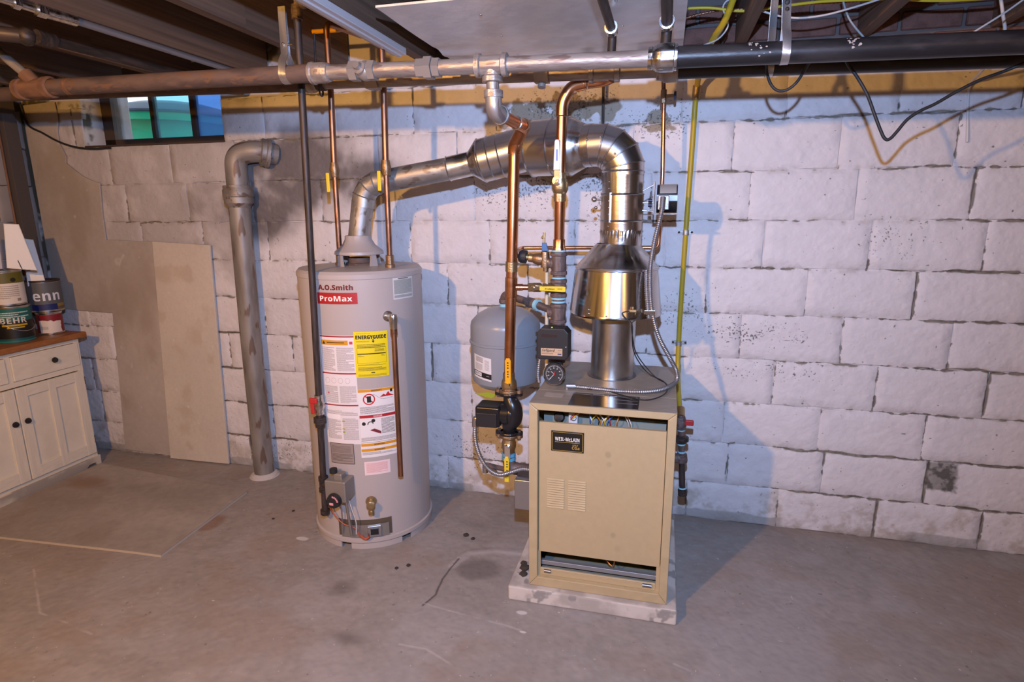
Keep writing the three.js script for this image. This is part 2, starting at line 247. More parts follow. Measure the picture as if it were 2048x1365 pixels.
for (let k = 0; k < 10; k++) {
  const y0 = courses[k], y1 = courses[k + 1]; let x = offsets[k] - Math.ceil((offsets[k] - XL) / 0.4064) * 0.4064;
  for (; x < XR; x += 0.4064) {
    const gap = () => -0.0003 + 0.0022 * R0() ** 3 * (k < 5 ? 1.3 : 0.8);
    let a = Math.max(x + gap(), XL + 0.003), b = Math.min(x + 0.4064 - gap(), XR), c = y0 + gap(), d = y1 - gap();
    const s = Math.floor(R0() * 1e9), seen = [];
    if (b - a < 0.02) continue;
    if (k === 9) { if (a < WIN.x0 - 0.02) seen.push([a, Math.min(b, WIN.x0)]); if (b > WIN.x1 + 0.02) seen.push([Math.max(a, WIN.x1), b]); } else seen.push([a, b]);
    for (const [p, q] of seen) if (q - p > 0.02) obj('block', block(p, q, c, d, 0, s), M.wall, wallBack);
  }
}
obj('brick_bed', metreUV(box(-0.15, 2.3, 2.026, TOP, -0.02, -0.004)), mat([0.13, 0.12, 0.12], 0.95), wallBack);
const R1 = rng(5);
for (let k = 0; k < 3; k++) for (let i = 0; i < 11; i++) {   // brick infill between the joists
  const x = -0.12 + i * 0.212 + (k % 2) * 0.1, y = 2.035 + k * 0.078;
  obj('brick', metreUV(box(x, x + 0.2, y, y + 0.064, -0.03, 0.004 + 0.008 * R1(), 0.006), 5), M.brick, wallBack);
}
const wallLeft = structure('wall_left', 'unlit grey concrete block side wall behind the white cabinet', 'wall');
obj('mortar_bed', wallUV(box(XL - 0.2, XL - 0.0075, 0, TOP, -0.2, ZF + 0.2)), M.mortar, wallLeft);
const turnL = new THREE.Matrix4().makeRotationY(Math.PI / 2).setPosition(XL, 0, 0);
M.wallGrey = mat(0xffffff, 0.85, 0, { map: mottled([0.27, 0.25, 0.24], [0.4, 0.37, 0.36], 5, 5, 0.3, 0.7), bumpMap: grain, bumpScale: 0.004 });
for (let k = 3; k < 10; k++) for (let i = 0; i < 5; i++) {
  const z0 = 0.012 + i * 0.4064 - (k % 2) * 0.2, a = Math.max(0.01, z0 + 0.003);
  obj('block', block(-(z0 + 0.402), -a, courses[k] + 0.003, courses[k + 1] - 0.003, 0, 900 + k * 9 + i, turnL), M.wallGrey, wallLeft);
}
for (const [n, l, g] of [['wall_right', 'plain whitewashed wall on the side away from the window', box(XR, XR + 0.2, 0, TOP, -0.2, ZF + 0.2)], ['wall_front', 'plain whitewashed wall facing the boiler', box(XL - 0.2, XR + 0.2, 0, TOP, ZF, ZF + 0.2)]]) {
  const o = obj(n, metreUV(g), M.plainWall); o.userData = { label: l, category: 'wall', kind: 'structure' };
}
// floor
const FX0 = -3.7, FXL = 5.6, FZL = 2.8;
const seg2 = (px, pz, a, b) => { const dx = b[0] - a[0], dz = b[1] - a[1], t = clamp(((px - a[0]) * dx + (pz - a[1]) * dz) / (dx * dx + dz * dz)); return Math.hypot(px - a[0] - t * dx, pz - a[1] - t * dz); };
const lineDist = (px, pz, L) => { let d = 9; for (let i = 0; i < L.length - 1; i++) d = Math.min(d, seg2(px, pz, L[i], L[i + 1])); return d; };
const ridge = [[-0.5, 0.49], [-0.66, 0.5], [-0.76, 0.55], [-0.8, 0.65]], crackA = [[-0.79, 0.6], [-0.81, 0.75], [-0.8, 0.85], [-0.82, 0.92]], crackB = [[-0.82, 1.13], [-0.72, 1.13], [-0.58, 1.19], [-0.44, 1.23], [-0.2, 1.33]], crackC = [[-0.82, 0.91], [-0.67, 0.93], [-0.5, 0.95], [-0.3, 0.99]], crackD = [[0.1, 1.0], [0.3, 1.08], [0.5, 1.2], [0.62, 1.35]], crackE = [[-2.5, 1.1], [-2.2, 1.3], [-1.9, 1.35]];
const floorStains = [[-3.02, 0.42, 0.13, 0.07, 1], [-2.04, 0.59, 0.06, 0.1, 0.9], [-0.68, 0.65, 0.14, 0.1, 0.8], [-0.3, 0.6, 0.2, 0.15, 0.5], [-1.2, 0.9, 0.14, 0.1, 0.5], [-0.75, 0.3, 0.25, 0.12, 0.5], [-1.05, 1.15, 0.2, 0.06, 0.5]];
const floorMap = dataTex(2048, 1024, (u, v, o) => {
  const x = FX0 + u * FXL, z = v * FZL, n1 = fbm(x * 1.7 + 3, z * 1.7, 4), n2 = fbm(x * 40, z * 40, 2), n3 = fbm(x * 7, z * 7 + 9, 4);
  let q = (0.92 + 0.3 * (n1 - 0.5) + 0.16 * (n3 - 0.5)) * (1 + 0.22 * (n2 - 0.5)); o[0] = 0.335 * q; o[1] = 0.3 * q; o[2] = 0.275 * q;
  const bl = (t, r, g, b) => { o[0] = mix(o[0], r, t); o[1] = mix(o[1], g, t); o[2] = mix(o[2], b, t); };
  bl(0.35 * smooth(0.52, 0.66, fbm(x * 3 + 50, z * 5, 4)), 0.3, 0.22, 0.17);
  bl(0.3 * smooth(0.56, 0.7, fbm(x * 4 + 80, z * 4, 4)), 0.4, 0.38, 0.38);
  const s = blobs(floorStains, x, z); if (s > 0.05) bl(0.6 * smooth(0.25, 0.6, s * (0.4 + 1.1 * n3)), x < -2 ? 0.24 : 0.13, x < -2 ? 0.12 : 0.11, x < -2 ? 0.07 : 0.1);
  const wob = 0.02 * (n3 - 0.5);
  bl(0.45 * smooth(0.028, 0.008, lineDist(x + wob, z + wob, ridge) * (0.7 + 0.6 * n2)), 0.5, 0.46, 0.45);
  bl(0.8 * smooth(0.006, 0.002, lineDist(x + wob, z, crackA)), 0.07, 0.06, 0.055);
  for (const L of [crackB, crackC, crackD, crackE]) bl(0.4 * smooth(0.006, 0.002, lineDist(x + wob, z + wob, L)) * smooth(0.4, 0.6, fbm(x * 15, z * 15, 2)), 0.55, 0.5, 0.48);
  bl(0.9 * smooth(0.5, 0.7, blobs([[-1.54, 0.62, 0.05, 0.02, 1], [-2.12, 0.1, 0.09, 0.06, 0.8], [-0.42, 0.97, 0.02, 0.01, 1], [-0.45, 0.87, 0.03, 0.015, 1]], x, z) * (0.6 + 0.8 * n2)), 0.62, 0.6, 0.58);
  bl(0.6 * smooth(0.89, 0.92, fbm(x * 55, z * 55 + 3, 2)), 0.12, 0.1, 0.08);
  bl(0.8 * smooth(0.905, 0.92, fbm(x * 80 + 13, z * 80 + 3, 2)), 0.62, 0.6, 0.58);
});
const floorBump = dataTex(1024, 512, (u, v, o) => { const x = FX0 + u * FXL, z = v * FZL, w = 0.02 * (fbm(x * 7, z * 7 + 9, 3) - 0.5); o[0] = o[1] = o[2] = 0.3 * fbm(x * 6, z * 6, 4) + 0.2 * fbm(x * 60, z * 60, 2) + 0.35 * smooth(0.035, 0, lineDist(x + w, z + w, ridge)) - 0.2 * smooth(0.012, 0, lineDist(x + w, z, crackA)) + 0.2; }, false);
floorMap.wrapS = floorMap.wrapT = floorBump.wrapS = floorBump.wrapT = THREE.MirroredRepeatWrapping;
const floorGeo = clean(box(XL - 0.2, XR + 0.2, -0.15, 0, -0.2, ZF + 0.2));
{ const p = floorGeo.attributes.position, uv = floorGeo.attributes.uv; for (let i = 0; i < p.count; i++) uv.setXY(i, (p.getX(i) - FX0) / FXL, p.getZ(i) / FZL); }
const floor = obj('floor', floorGeo, mat(0xffffff, 0.72, 0, { map: floorMap, bumpMap: floorBump, bumpScale: 0.012 }));
floor.userData = { label: 'grey brown stained concrete basement floor', category: 'floor', kind: 'structure' };
// ceiling: subfloor boards on joists
const ceiling = structure('ceiling', 'dark exposed timber joists and subfloor boards overhead', 'ceiling');
for (let i = 0; i < 42; i++) { const z = -0.2 + i * 0.14; obj('subfloor_board', metreUV(box(XL - 0.2, XR + 0.2, TOP, TOP + 0.02 + (i % 2) * 0.002, z, z + 0.137), 0.7), M.subfloor, ceiling); }
obj('upper_floor', box(XL - 0.2, XR + 0.2, TOP + 0.022, TOP + 0.06, -0.2, ZF + 0.2), M.subfloor, ceiling);
const joistGeo = x => { const g = clean(box(x - 0.0225, x + 0.0225, 2.10, TOP, 0.006, ZF, 0.003)); const p = g.attributes.position, uv = g.attributes.uv; for (let i = 0; i < p.count; i++) uv.setXY(i, p.getY(i) * 2.2 + p.getX(i) * 2.2, p.getZ(i) * 0.7 + x); return g; };
for (let k = -8; k < 7; k++) obj('joist', joistGeo(0.256 + k * 0.442), M.joist, ceiling);

// ---------------------------------------------------------------- window and what lies outside
const win = structure('window_1', 'small three pane basement window in a dark brown frame', 'window');
const zW = -0.15;
obj('frame', [box(-3.142, -3.07, 1.815, 2.24, zW - 0.03, zW + 0.02), box(-2.29, -2.235, 1.815, 2.24, zW - 0.03, zW + 0.02), box(-3.142, -2.235, 1.815, 1.866, zW - 0.03, zW + 0.02), box(-3.142, -2.235, 2.18, 2.24, zW - 0.03, zW + 0.02)], M.frame, win);
obj('mullion', box(-2.814, -2.787, 1.866, 2.18, zW - 0.02, zW + 0.015, 0.003), M.frame, win);
obj('mullion', box(-2.546, -2.512, 1.866, 2.18, zW - 0.02, zW + 0.015, 0.003), M.frame, win);
obj('sill', box(-3.142, -2.235, 1.812, 1.822, zW, 0.006, 0.003), M.frame, win);
const glass = (c, rough, tr) => new THREE.MeshPhysicalMaterial({ color: lin(...c), roughness: rough, transmission: tr, thickness: 0, metalness: 0 });
obj('pane', box(-3.07, -2.814, 1.866, 2.18, zW - 0.004, zW), glass([0.95, 0.98, 1], 0.02, 1), win);
obj('pane', box(-2.787, -2.546, 1.866, 2.18, zW - 0.004, zW), glass([0.55, 0.85, 0.95], 0.28, 0.92), win, 'grimy pale cyan pane');
obj('pane', box(-2.512, -2.29, 1.866, 2.18, zW - 0.004, zW), glass([0.3, 0.5, 0.8], 0.5, 0.9), win, 'frosted blue pane');
single('outside_ground', metreUV(box(-8, 3.4, 1.5, 1.7, -9, -0.21)), mat([0.3, 0.3, 0.28], 0.9), 'pale paved ground outside the basement window', 'ground').userData.kind = 'structure';
const bin = thing('rubbish_bin', 'green plastic bin with a dark lid outside the window', 'bin', [-3.55, 1.7, -1.1]);
M.green = mat([0.005, 0.5, 0.24], 0.5);
obj('bin_body', lathe([[0, 0], [0.36, 0], [0.4, 0.37], [0.44, 0.37], [0.44, 0.42], [0, 0.42]], [-3.55, 1.7, -1.1], [0, 1, 0], 40), M.green, bin);
obj('lid', lathe([[0.45, 0.42], [0.45, 0.435], [0.4, 0.48], [0.25, 0.52], [0, 0.535]], [-3.55, 1.7, -1.1], [0, 1, 0], 40), mat([0.05, 0.07, 0.1], 0.4), bin, 'dark lid');
obj('handle', box(-3.66, -3.61, 1.98, 2.1, -0.69, -0.64, 0.006), mat([0, 0.16, 0.08], 0.5), bin);
single('downspout', box(-3.32, -3.17, 1.7, 3.2, -0.36, -0.28, 0.02), mat([0.28, 0.25, 0.24], 0.6), 'grey brown downspout just outside the window', 'pipe');

// ---------------------------------------------------------------- lamps
function bulb(p, power, label) {
  const t = thing('light_bulb', label, 'lamp', p);
  obj('globe', lathe([[0, -0.05], [0.02, -0.046], [0.03, -0.03], [0.031, -0.015], [0.024, 0.008], [0.014, 0.025], [0.013, 0.03]], p, [0, 1, 0], 20), mat([1, 0.9, 0.75], 0.3, 0, { emissive: WARM, emissiveIntensity: 6 }), t);
  obj('socket', lathe([[0.013, 0.028], [0.022, 0.03], [0.024, 0.055], [0.045, 0.056], [0.045, 0.07], [0, 0.07]], p, [0, 1, 0], 20), M.whitePlastic, t);
  const l = new THREE.PointLight(WARM, power, 0, 2); l.castShadow = true; l.shadow.radius = 1.8; l.shadow.mapSize.set(1024, 1024); l.shadow.bias = -0.0005; l.position.set(0, -0.015, 0); l.name = 'bulb_light'; t.add(l);
}
bulb(LAMP, LAMP_POWER, 'bare light bulb under the joists beside the white channel');
bulb(LAMP2, LAMP2_POWER, 'bare light bulb at the far end of the basement');
{ const [x, y, z] = FLASH, t = thing('flash_stand', 'photographer flash head on a thin black light stand', 'flash', [x, 0, z + 0.12]);
  obj('head', box(x - 0.04, x + 0.04, y - 0.025, y + 0.025, z, z + 0.1, 0.006), M.black, t);
  obj('flash_lens', box(x - 0.032, x + 0.032, y - 0.018, y + 0.018, z - 0.003, z + 0.002), mat([0.8, 0.85, 1], 0.4, 0, { emissive: COOL, emissiveIntensity: 2 }), t);
  obj('pole', [rod([x, 0.12, z + 0.12], [x, y - 0.02, z + 0.12], 0.009), box(x - 0.012, x + 0.012, y - 0.03, y + 0.01, z + 0.09, z + 0.135)], M.black, t);
  for (let k = 0; k < 3; k++) { const a = k * 2.094 + 0.5; obj('leg', rod([x, 0.5, z + 0.12], [x + 0.35 * Math.sin(a), 0.006, z + 0.12 + 0.35 * Math.cos(a)], 0.006), M.black, t); } }

// ---------------------------------------------------------------- water heater
const HC = [-1.295, 0.376], HR = 0.265;
const onTank = (az, y, r = HR) => [HC[0] + r * Math.sin(az * Math.PI / 180), y, HC[1] + r * Math.cos(az * Math.PI / 180)];
function sector(az0, az1, y0, y1, r = HR + 0.0012, skew = 0) {   // a printed sheet stuck to the tank
  const n = 14, pos = [], nor = [], uv = [], idx = [];
  for (let i = 0; i <= n; i++) { const t = i / n, a = mix(az0, az1, t) * Math.PI / 180, s = Math.sin(a), c = Math.cos(a); for (const j of [0, 1]) { pos.push(HC[0] + r * s, (j ? y1 : y0) + skew * (t - 0.5), HC[1] + r * c); nor.push(s, 0, c); uv.push(t, j); } }
  for (let i = 0; i < n; i++) idx.push(2 * i, 2 * i + 2, 2 * i + 1, 2 * i + 1, 2 * i + 2, 2 * i + 3);
  const g = new THREE.BufferGeometry(); g.setAttribute('position', new THREE.Float32BufferAttribute(pos, 3)); g.setAttribute('normal', new THREE.Float32BufferAttribute(nor, 3)); g.setAttribute('uv', new THREE.Float32BufferAttribute(uv, 2)); g.setIndex(idx); return g;
}
function microtext(g, x, y, w, h, pitch, colour = '#8d8a88', seed = 1) {   // print too fine to read: rows of short strokes
  const r = rng(seed); g.fillStyle = colour; for (let yy = y; yy < y + h; yy += pitch) { let xx = x; const end = x + w * (r() < 0.2 ? 0.5 + 0.4 * r() : 1); while (xx < end) { const l = 3 + r() * 9; g.fillRect(xx, yy, Math.min(l, end - xx), pitch * 0.5); xx += l + 2.5; } }
}
const paper = t => mat(0xffffff, 0.5, 0, { map: t });
const heater = thing('water_heater', 'tall beige cylindrical gas water heater covered in warning labels', 'water heater', [HC[0], 0, HC[1]]);
const HO = [HC[0], 0, HC[1]];
obj('tank_shell', lathe([[0.2, 0.05], [0.258, 0.05], [HR, 0.056], [HR, 1.19], [HR + 0.003, 1.192], [HR + 0.003, 1.21], [HR - 0.008, 1.222]], HO, [0, 1, 0], 72), M.tank, heater);
obj('top_cover', lathe([[HR - 0.006, 1.221], [0.2, 1.226], [0, 1.23]], HO, [0, 1, 0], 72), M.tankTop, heater);
obj('base_ring', lathe([[0.245, 0.03], [0.268, 0.03], [0.272, 0.035], [0.272, 0.05], [0.262, 0.056], [0.24, 0.056]], HO, [0, 1, 0], 72), M.tank, heater);
for (let k = 0; k < 6; k++) { const g = []; for (let i = 0; i < 12; i++) { const a = k * 60 + 4 + (i + 0.5) * 4.1, p = onTank(a, 0, 0.262); g.push(box(-0.0096, 0.0096, 0.001, 0.031, -0.003, 0.003).rotateY(a * Math.PI / 180).translate(p[0], 0, p[2])); } obj('base_skirt', g, M.tank, heater); }
obj('pan', lathe([[0, 0.012], [0.235, 0.012], [0.235, 0.05], [0, 0.05]], HO, [0, 1, 0], 40), M.dark, heater);
// draft hood on the top
const hoodBase = [HC[0], 1.226, HC[1]];
const dh = obj('draft_hood', lathe([[0.098, 0.048], [0.106, 0.05], [0.104, 0.062], [0.07, 0.09], [0.058, 0.112], [0.056, 0.128], [0.05, 0.13]], hoodBase, [0, 1, 0], 40), M.tankTop, heater);
for (let k = 0; k < 4; k++) { const a = (20 + 45 + k * 90) * Math.PI / 180; obj('hood_leg', extrude([[-0.02, 0], [0.02, 0], [0.012, 0.055], [-0.012, 0.055]], 0.006).rotateY(a).translate(HC[0] + 0.094 * Math.sin(a), 1.226, HC[1] + 0.094 * Math.cos(a)), M.tankTop, dh); }
obj('flue_collar', lathe([[0, 0], [0.06, 0], [0.06, 0.012], [0.052, 0.014], [0.05, 0.035], [0, 0.035]], hoodBase, [0, 1, 0], 32), M.rustPipe, heater, 'rusty flue collar');
// prints
obj('brand_lettering', sector(-10.5, 22.5, 1.148, 1.176), new THREE.MeshStandardMaterial({ color: 0xffffff, roughness: 0.45, transparent: true, alphaTest: 0.5, map: canvasTex(1024, 192, (g, w, h) => { g.clearRect(0, 0, w, h); g.fillStyle = '#6e2320'; g.font = 'bold 182px sans-serif'; g.textBaseline = 'middle'; g.textAlign = 'center'; g.save(); g.translate(w / 2, h / 2 + 8); const m = g.measureText('A.O.Smith').width; g.scale(1000 / m, 1); g.fillText('A.O.Smith', 0, 0); g.lineWidth = 8; g.strokeStyle = '#6e2320'; g.strokeText('A.O.Smith', 0, 0); g.restore(); }) }), heater, 'dark red brand lettering');
obj('brand_badge', sector(-12.2, 25, 1.094, 1.14), paper(canvasTex(1024, 300, (g, w, h) => {
  g.fillStyle = '#b5262b'; g.fillRect(0, 0, w, h); g.strokeStyle = '#7d1418'; g.lineWidth = 5; for (let i = 0; i < 5; i++) { g.beginPath(); g.ellipse(w * 0.47, h * 0.55, 300 + i * 48, 90 + i * 24, 0, 0, 7); g.stroke(); }
  g.fillStyle = '#f3efe9'; g.font = 'bold 190px sans-serif'; g.textBaseline = 'middle'; g.textAlign = 'center'; g.save(); g.translate(w * 0.47, h * 0.52); const m = g.measureText('ProMax').width; g.scale(850 / m, 1); g.fillText('ProMax', 0, 0); g.restore(); })), heater, 'red badge with white lettering');
obj('notice_label', sector(57, 81, 1.1, 1.19, undefined, 0.0), paper(canvasTex(256, 256, (g, w, h) => { g.fillStyle = '#dcd9d6'; g.fillRect(0, 0, w, h); g.fillStyle = '#555'; g.fillRect(60, 8, 130, 10); g.fillStyle = '#b4b8b4'; g.fillRect(10, 26, w - 20, h - 44); microtext(g, 14, 30, w - 28, h - 54, 9, '#8a8d8c', 4); g.fillStyle = '#eee'; g.fillRect(10, 196, w - 20, 8); })), heater, 'small white notice');
obj('instruction_label', sector(-13, 20, 0.495, 0.965), paper(canvasTex(512, 1400, (g, w, h) => {
  g.fillStyle = '#e9e2e2'; g.fillRect(0, 0, w, h); g.fillStyle = '#9c1f2c'; for (const y of [6, 470, 1010 - 130]) g.fillRect(0, y, w, 16);
  g.fillStyle = '#d79a2c'; g.fillRect(20, 60, 400, 60); g.fillStyle = '#222'; g.beginPath(); g.moveTo(40, 110); g.lineTo(62, 70); g.lineTo(84, 110); g.fill(); g.fillRect(110, 84, 260, 10); g.fillStyle = '#c94a57'; g.fillRect(440, 74, 44, 34);
  microtext(g, 20, 150, 200, 290, 13, '#8f8a8a', 2); microtext(g, 250, 150, 240, 290, 13, '#8f8a8a', 3);
  g.strokeStyle = '#a7a2a2'; g.lineWidth = 3; for (let i = 0; i < 4; i++) { g.beginPath(); g.arc(80 + i * 100, 570, 34, 0, 7); g.stroke(); }
  microtext(g, 20, 640, 210, 220, 13, '#8f8a8a', 5); microtext(g, 260, 640, 230, 220, 13, '#8f8a8a', 6); g.fillStyle = '#c94a57'; g.fillRect(70, 720, 22, 22);
  microtext(g, 20, 960, 470, 60, 13, '#9a9595', 7); microtext(g, 20, 1080, 220, 260, 13, '#8f8a8a', 8); microtext(g, 270, 1060, 220, 280, 13, '#8f8a8a', 9); g.fillStyle = '#b09a3a'; g.fillRect(260, 1090, 40, 14); g.fillRect(260, 1190, 40, 14); g.fillStyle = '#8fa636'; g.fillRect(262, 1230, 34, 18);
  g.fillStyle = '#f4eeee'; g.fillRect(30, 1010, 210, 60); })), heater, 'white instruction sheet with red rules');
obj('energy_label', sector(19.6, 49, 0.786, 0.979, HR + 0.0024, -0.003), paper(canvasTex(512, 700, (g, w, h) => {
  g.fillStyle = '#f2dc12'; g.fillRect(0, 0, w, h); g.fillStyle = '#1c1a10'; g.font = 'bold 74px sans-serif'; g.textAlign = 'center'; g.save(); g.translate(w / 2, 110); const m = g.measureText('ENERGYGUIDE').width; g.scale(470 / m, 1); g.fillText('ENERGYGUIDE', 0, 0); g.lineWidth = 5; g.strokeStyle = '#1c1a10'; g.strokeText('ENERGYGUIDE', 0, 0); g.restore();
  g.fillRect(278, 112, 14, 34); g.beginPath(); g.moveTo(262, 142); g.lineTo(308, 142); g.lineTo(285, 172); g.fill(); microtext(g, 40, 28, 200, 10, 10, '#5c5413', 3); microtext(g, 30, 140, 200, 20, 10, '#6a6117', 4);
  microtext(g, 40, 195, 430, 44, 20, '#2f2b10', 5); g.strokeStyle = '#5c5413'; g.lineWidth = 3; g.strokeRect(36, 250, 440, 230); g.fillStyle = '#2a2710'; g.fillRect(40, 330, 430, 16); microtext(g, 300, 265, 150, 44, 16, '#4a4413', 6); microtext(g, 50, 360, 90, 20, 12, '#4a4413', 7); microtext(g, 400, 360, 60, 20, 12, '#4a4413', 7);
  microtext(g, 36, 500, 430, 16, 11, '#6a6117', 8); microtext(g, 36, 545, 430, 60, 15, '#4a4413', 9); g.fillStyle = '#2a2710'; g.fillRect(230, 622, 56, 16); microtext(g, 36, 655, 430, 24, 11, '#6a6117', 10); })), heater, 'bright yellow energy label');
obj('warning_label', sector(19.5, 53, 0.432, 0.735), paper(canvasTex(512, 1024, (g, w, h) => {
  g.fillStyle = '#ece8e6'; g.fillRect(0, 0, w, h); const bar = (y, c) => { g.fillStyle = c; g.fillRect(6, y, w - 12, 40); g.fillStyle = '#2a2020'; g.font = 'bold 30px sans-serif'; g.textAlign = 'center'; };
  bar(4, '#e09a20'); g.fillText('WARNING', w / 2, 35); bar(386, '#b8262c'); g.fillStyle = '#f5eaea'; g.fillText('DANGER', w / 2, 417); bar(812, '#e09a20'); g.fillText('WARNING', w / 2, 843); bar(892, '#e09a20'); g.fillText('WARNING', w / 2, 923);
  g.strokeStyle = '#c5262c'; g.lineWidth = 16; g.beginPath(); g.arc(150, 150, 74, 0, 7); g.stroke(); g.beginPath(); g.moveTo(98, 98); g.lineTo(202, 202); g.stroke(); g.fillStyle = '#222'; g.fillRect(122, 104, 56, 92);
  g.fillStyle = '#c5262c'; g.beginPath(); g.moveTo(300, 130); g.lineTo(350, 90); g.lineTo(380, 110); g.lineTo(420, 60); g.lineTo(440, 100); g.lineTo(500, 130); g.fill(); g.fillStyle = '#222'; g.fillRect(446, 30, 34, 44); g.strokeStyle = '#555'; g.lineWidth = 3; g.beginPath(); g.moveTo(200, 80); g.bezierCurveTo(280, 90, 260, 200, 480, 150); g.stroke();
  microtext(g, 20, 262, 470, 100, 15, '#6d6a6a', 2); g.strokeStyle = '#333'; g.lineWidth = 4; g.strokeRect(6, 386, w - 12, 410); g.fillStyle = '#222'; for (const [x, y] of [[60, 510], [190, 470]]) { g.beginPath(); g.arc(x, y, 26, 0, 7); g.fill(); } g.lineWidth = 14; g.strokeStyle = '#555'; g.beginPath(); g.arc(150, 520, 36, 3, 6.2); g.stroke();
  g.fillStyle = '#7a2a34'; g.beginPath(); g.moveTo(140, 610); g.lineTo(200, 590); g.lineTo(290, 640); g.lineTo(290, 680); g.lineTo(220, 650); g.fill(); microtext(g, 300, 450, 190, 220, 18, '#555', 5); microtext(g, 16, 720, 480, 60, 15, '#77706f', 6); microtext(g, 16, 945, 480, 40, 14, '#77706f', 7); })), heater, 'white warning sheet with red pictograms');
obj('rating_plate', sector(-10.5, 13, 0.404, 0.497, HR + 0.0015), paper(canvasTex(512, 420, (g, w, h) => { g.fillStyle = '#9a8d86'; g.fillRect(0, 0, w, h); g.strokeStyle = '#3c3431'; g.lineWidth = 10; g.strokeRect(5, 5, w - 10, h - 10); microtext(g, 30, 60, 420, 130, 24, '#6d625d', 3); microtext(g, 30, 220, 450, 150, 26, '#5d534f', 4); })), heater, 'grey bordered rating plate');
obj('pink_label', sector(21.5, 45, 0.351, 0.413, HR + 0.0015), paper(canvasTex(400, 220, (g, w, h) => { g.fillStyle = '#f0d9d8'; g.fillRect(0, 0, w, h); microtext(g, 30, 30, 330, 160, 16, '#dc8f93', 3); })), heater, 'small pink label');
// fittings on the shell
{ const a = 50.5, p = onTank(a, 1.036), d = [Math.sin(a * Math.PI / 180), 0, Math.cos(a * Math.PI / 180)];
  const q = add(p, d, 0.052);
  const tp = obj('relief_valve', [lathe([[0.022, 0], [0.022, 0.003], [0.013, 0.005], [0.013, 0.05], [0, 0.05]], p, d, 20), lathe([[0, -0.045], [0.015, -0.045], [0.015, -0.03], [0.017, -0.012], [0.018, 0], [0.015, 0.012], [0, 0.018]], q, [0, 1, 0], 20)], mat([0.5, 0.46, 0.4], 0.3, 0.95), heater, 'chromed relief valve');
  obj('lever', sweep(curve([add(q, [0.004, 0.02, 0.01]), add(q, [0.008, 0.012, 0.024]), add(q, [0.004, -0.02, 0.026])], 10), 0.003, 8), M.chrome, tp);
  obj('discharge_pipe', [sweep([V(q[0], q[1] - 0.04, q[2]), V(q[0] + 0.003, 0.35, q[2] + 0.012)], 0.0112, 14), rod([q[0], q[1] - 0.07, q[2]], [q[0], q[1] - 0.04, q[2]], 0.0145)], M.copperDull, heater, 'thin copper discharge pipe'); }
{ const p = onTank(25.5, 0.229), d = [Math.sin(0.445), 0, Math.cos(0.445)], q = add(p, d, 0.03);
  obj('drain_valve', [lathe([[0.024, 0], [0.024, 0.003], [0.01, 0.005], [0.011, 0.03], [0, 0.03]], p, d, 18), lathe([[0, 0.03], [0.018, 0.03], [0.019, 0.036], [0.019, 0.045], [0.01, 0.05], [0, 0.05]], p, d, 18), lathe([[0, -0.045], [0.013, -0.045], [0.013, -0.03], [0.009, -0.026], [0.011, 0], [0, 0.008]], q, [0, 1, 0], 16)], M.brass, heater, 'brass drain valve'); }
const GV = [-1.288, 0.305, 0.684];
const gvp = obj('gas_control', [box(GV[0] - 0.052, GV[0] + 0.045, GV[1] - 0.045, GV[1] + 0.05, GV[2] - 0.05, GV[2] + 0.03, 0.006), box(GV[0] - 0.02, GV[0] + 0.02, GV[1] + 0.03, GV[1] + 0.075, GV[2] - 0.03, GV[2] + 0.01, 0.006)], mat([0.33, 0.3, 0.27], 0.45, 0.5), heater, 'grey metal gas control');
obj('temperature_dial', [lathe([[0, 0], [0.032, 0], [0.033, 0.004], [0.029, 0.02], [0, 0.022]], [GV[0] - 0.006, GV[1] - 0.034, GV[2] + 0.03], [0, 0, 1], 28)], M.black, gvp, 'black temperature dial');
obj('dial_marks', (() => { const g = []; for (let k = 0; k < 5; k++) { const a = 0.1 + k * 0.32; g.push(box(-0.003, 0.003, 0.02, 0.027, 0, 0.0018).rotateZ(-a).translate(GV[0] - 0.006, GV[1] - 0.034, GV[2] + 0.0505)); } g.push(box(-0.014, 0.004, -0.014, -0.004, 0, 0.0016).translate(GV[0] - 0.006, GV[1] - 0.034, GV[2] + 0.0516)); return g; })(), mat([0.8, 0.35, 0.4], 0.5), gvp);
obj('reset_knob', lathe([[0, 0], [0.016, 0], [0.016, 0.018], [0, 0.02]], [GV[0] - 0.022, GV[1] + 0.075, GV[2]], [0, 1, 0], 18), M.black, gvp);
// burner access with its own recess plate and cover
obj('access_plate', sector(-8, 43.5, 0.062, 0.142, HR + 0.0016), mat([0.13, 0.1, 0.07], 0.6, 0.3), heater, 'dark burner access opening');
obj('burner_cover', [sector(-4, 40, 0.06, 0.12, HR + 0.006), ...[-4, 40].map(a => { const p = onTank(a, 0.09, HR + 0.003); return box(-0.002, 0.002, -0.03, 0.03, -0.004, 0.004).rotateY(a * Math.PI / 180).translate(...p); })], mat([0.34, 0.32, 0.3], 0.4, 0.6), heater, 'steel burner cover');
{ const a = 27 * Math.PI / 180, p = onTank(27, 0.09, HR + 0.01); obj('sight_glass_frame', [box(-0.03, 0.03, -0.026, 0.026, -0.006, 0.004, 0.003).rotateY(a).translate(...p)], M.steel, heater); obj('sight_glass', [box(-0.017, 0.017, -0.015, 0.015, 0.002, 0.007, 0.002).rotateY(a).translate(...p)], M.blackGloss, heater); }
obj('burner_tube', [wire([[GV[0] + 0.022, GV[1] - 0.045, GV[2] - 0.01], [GV[0] + 0.024, 0.2, GV[2] - 0.012], [GV[0] + 0.03, 0.085, GV[2] - 0.02]], 0.0065, 16), wire([[GV[0] - 0.012, GV[1] - 0.045, GV[2] - 0.02], [GV[0] - 0.01, 0.17, GV[2] - 0.02], [GV[0] - 0.02, 0.08, GV[2] - 0.03]], 0.003, 16)], M.steel, heater);
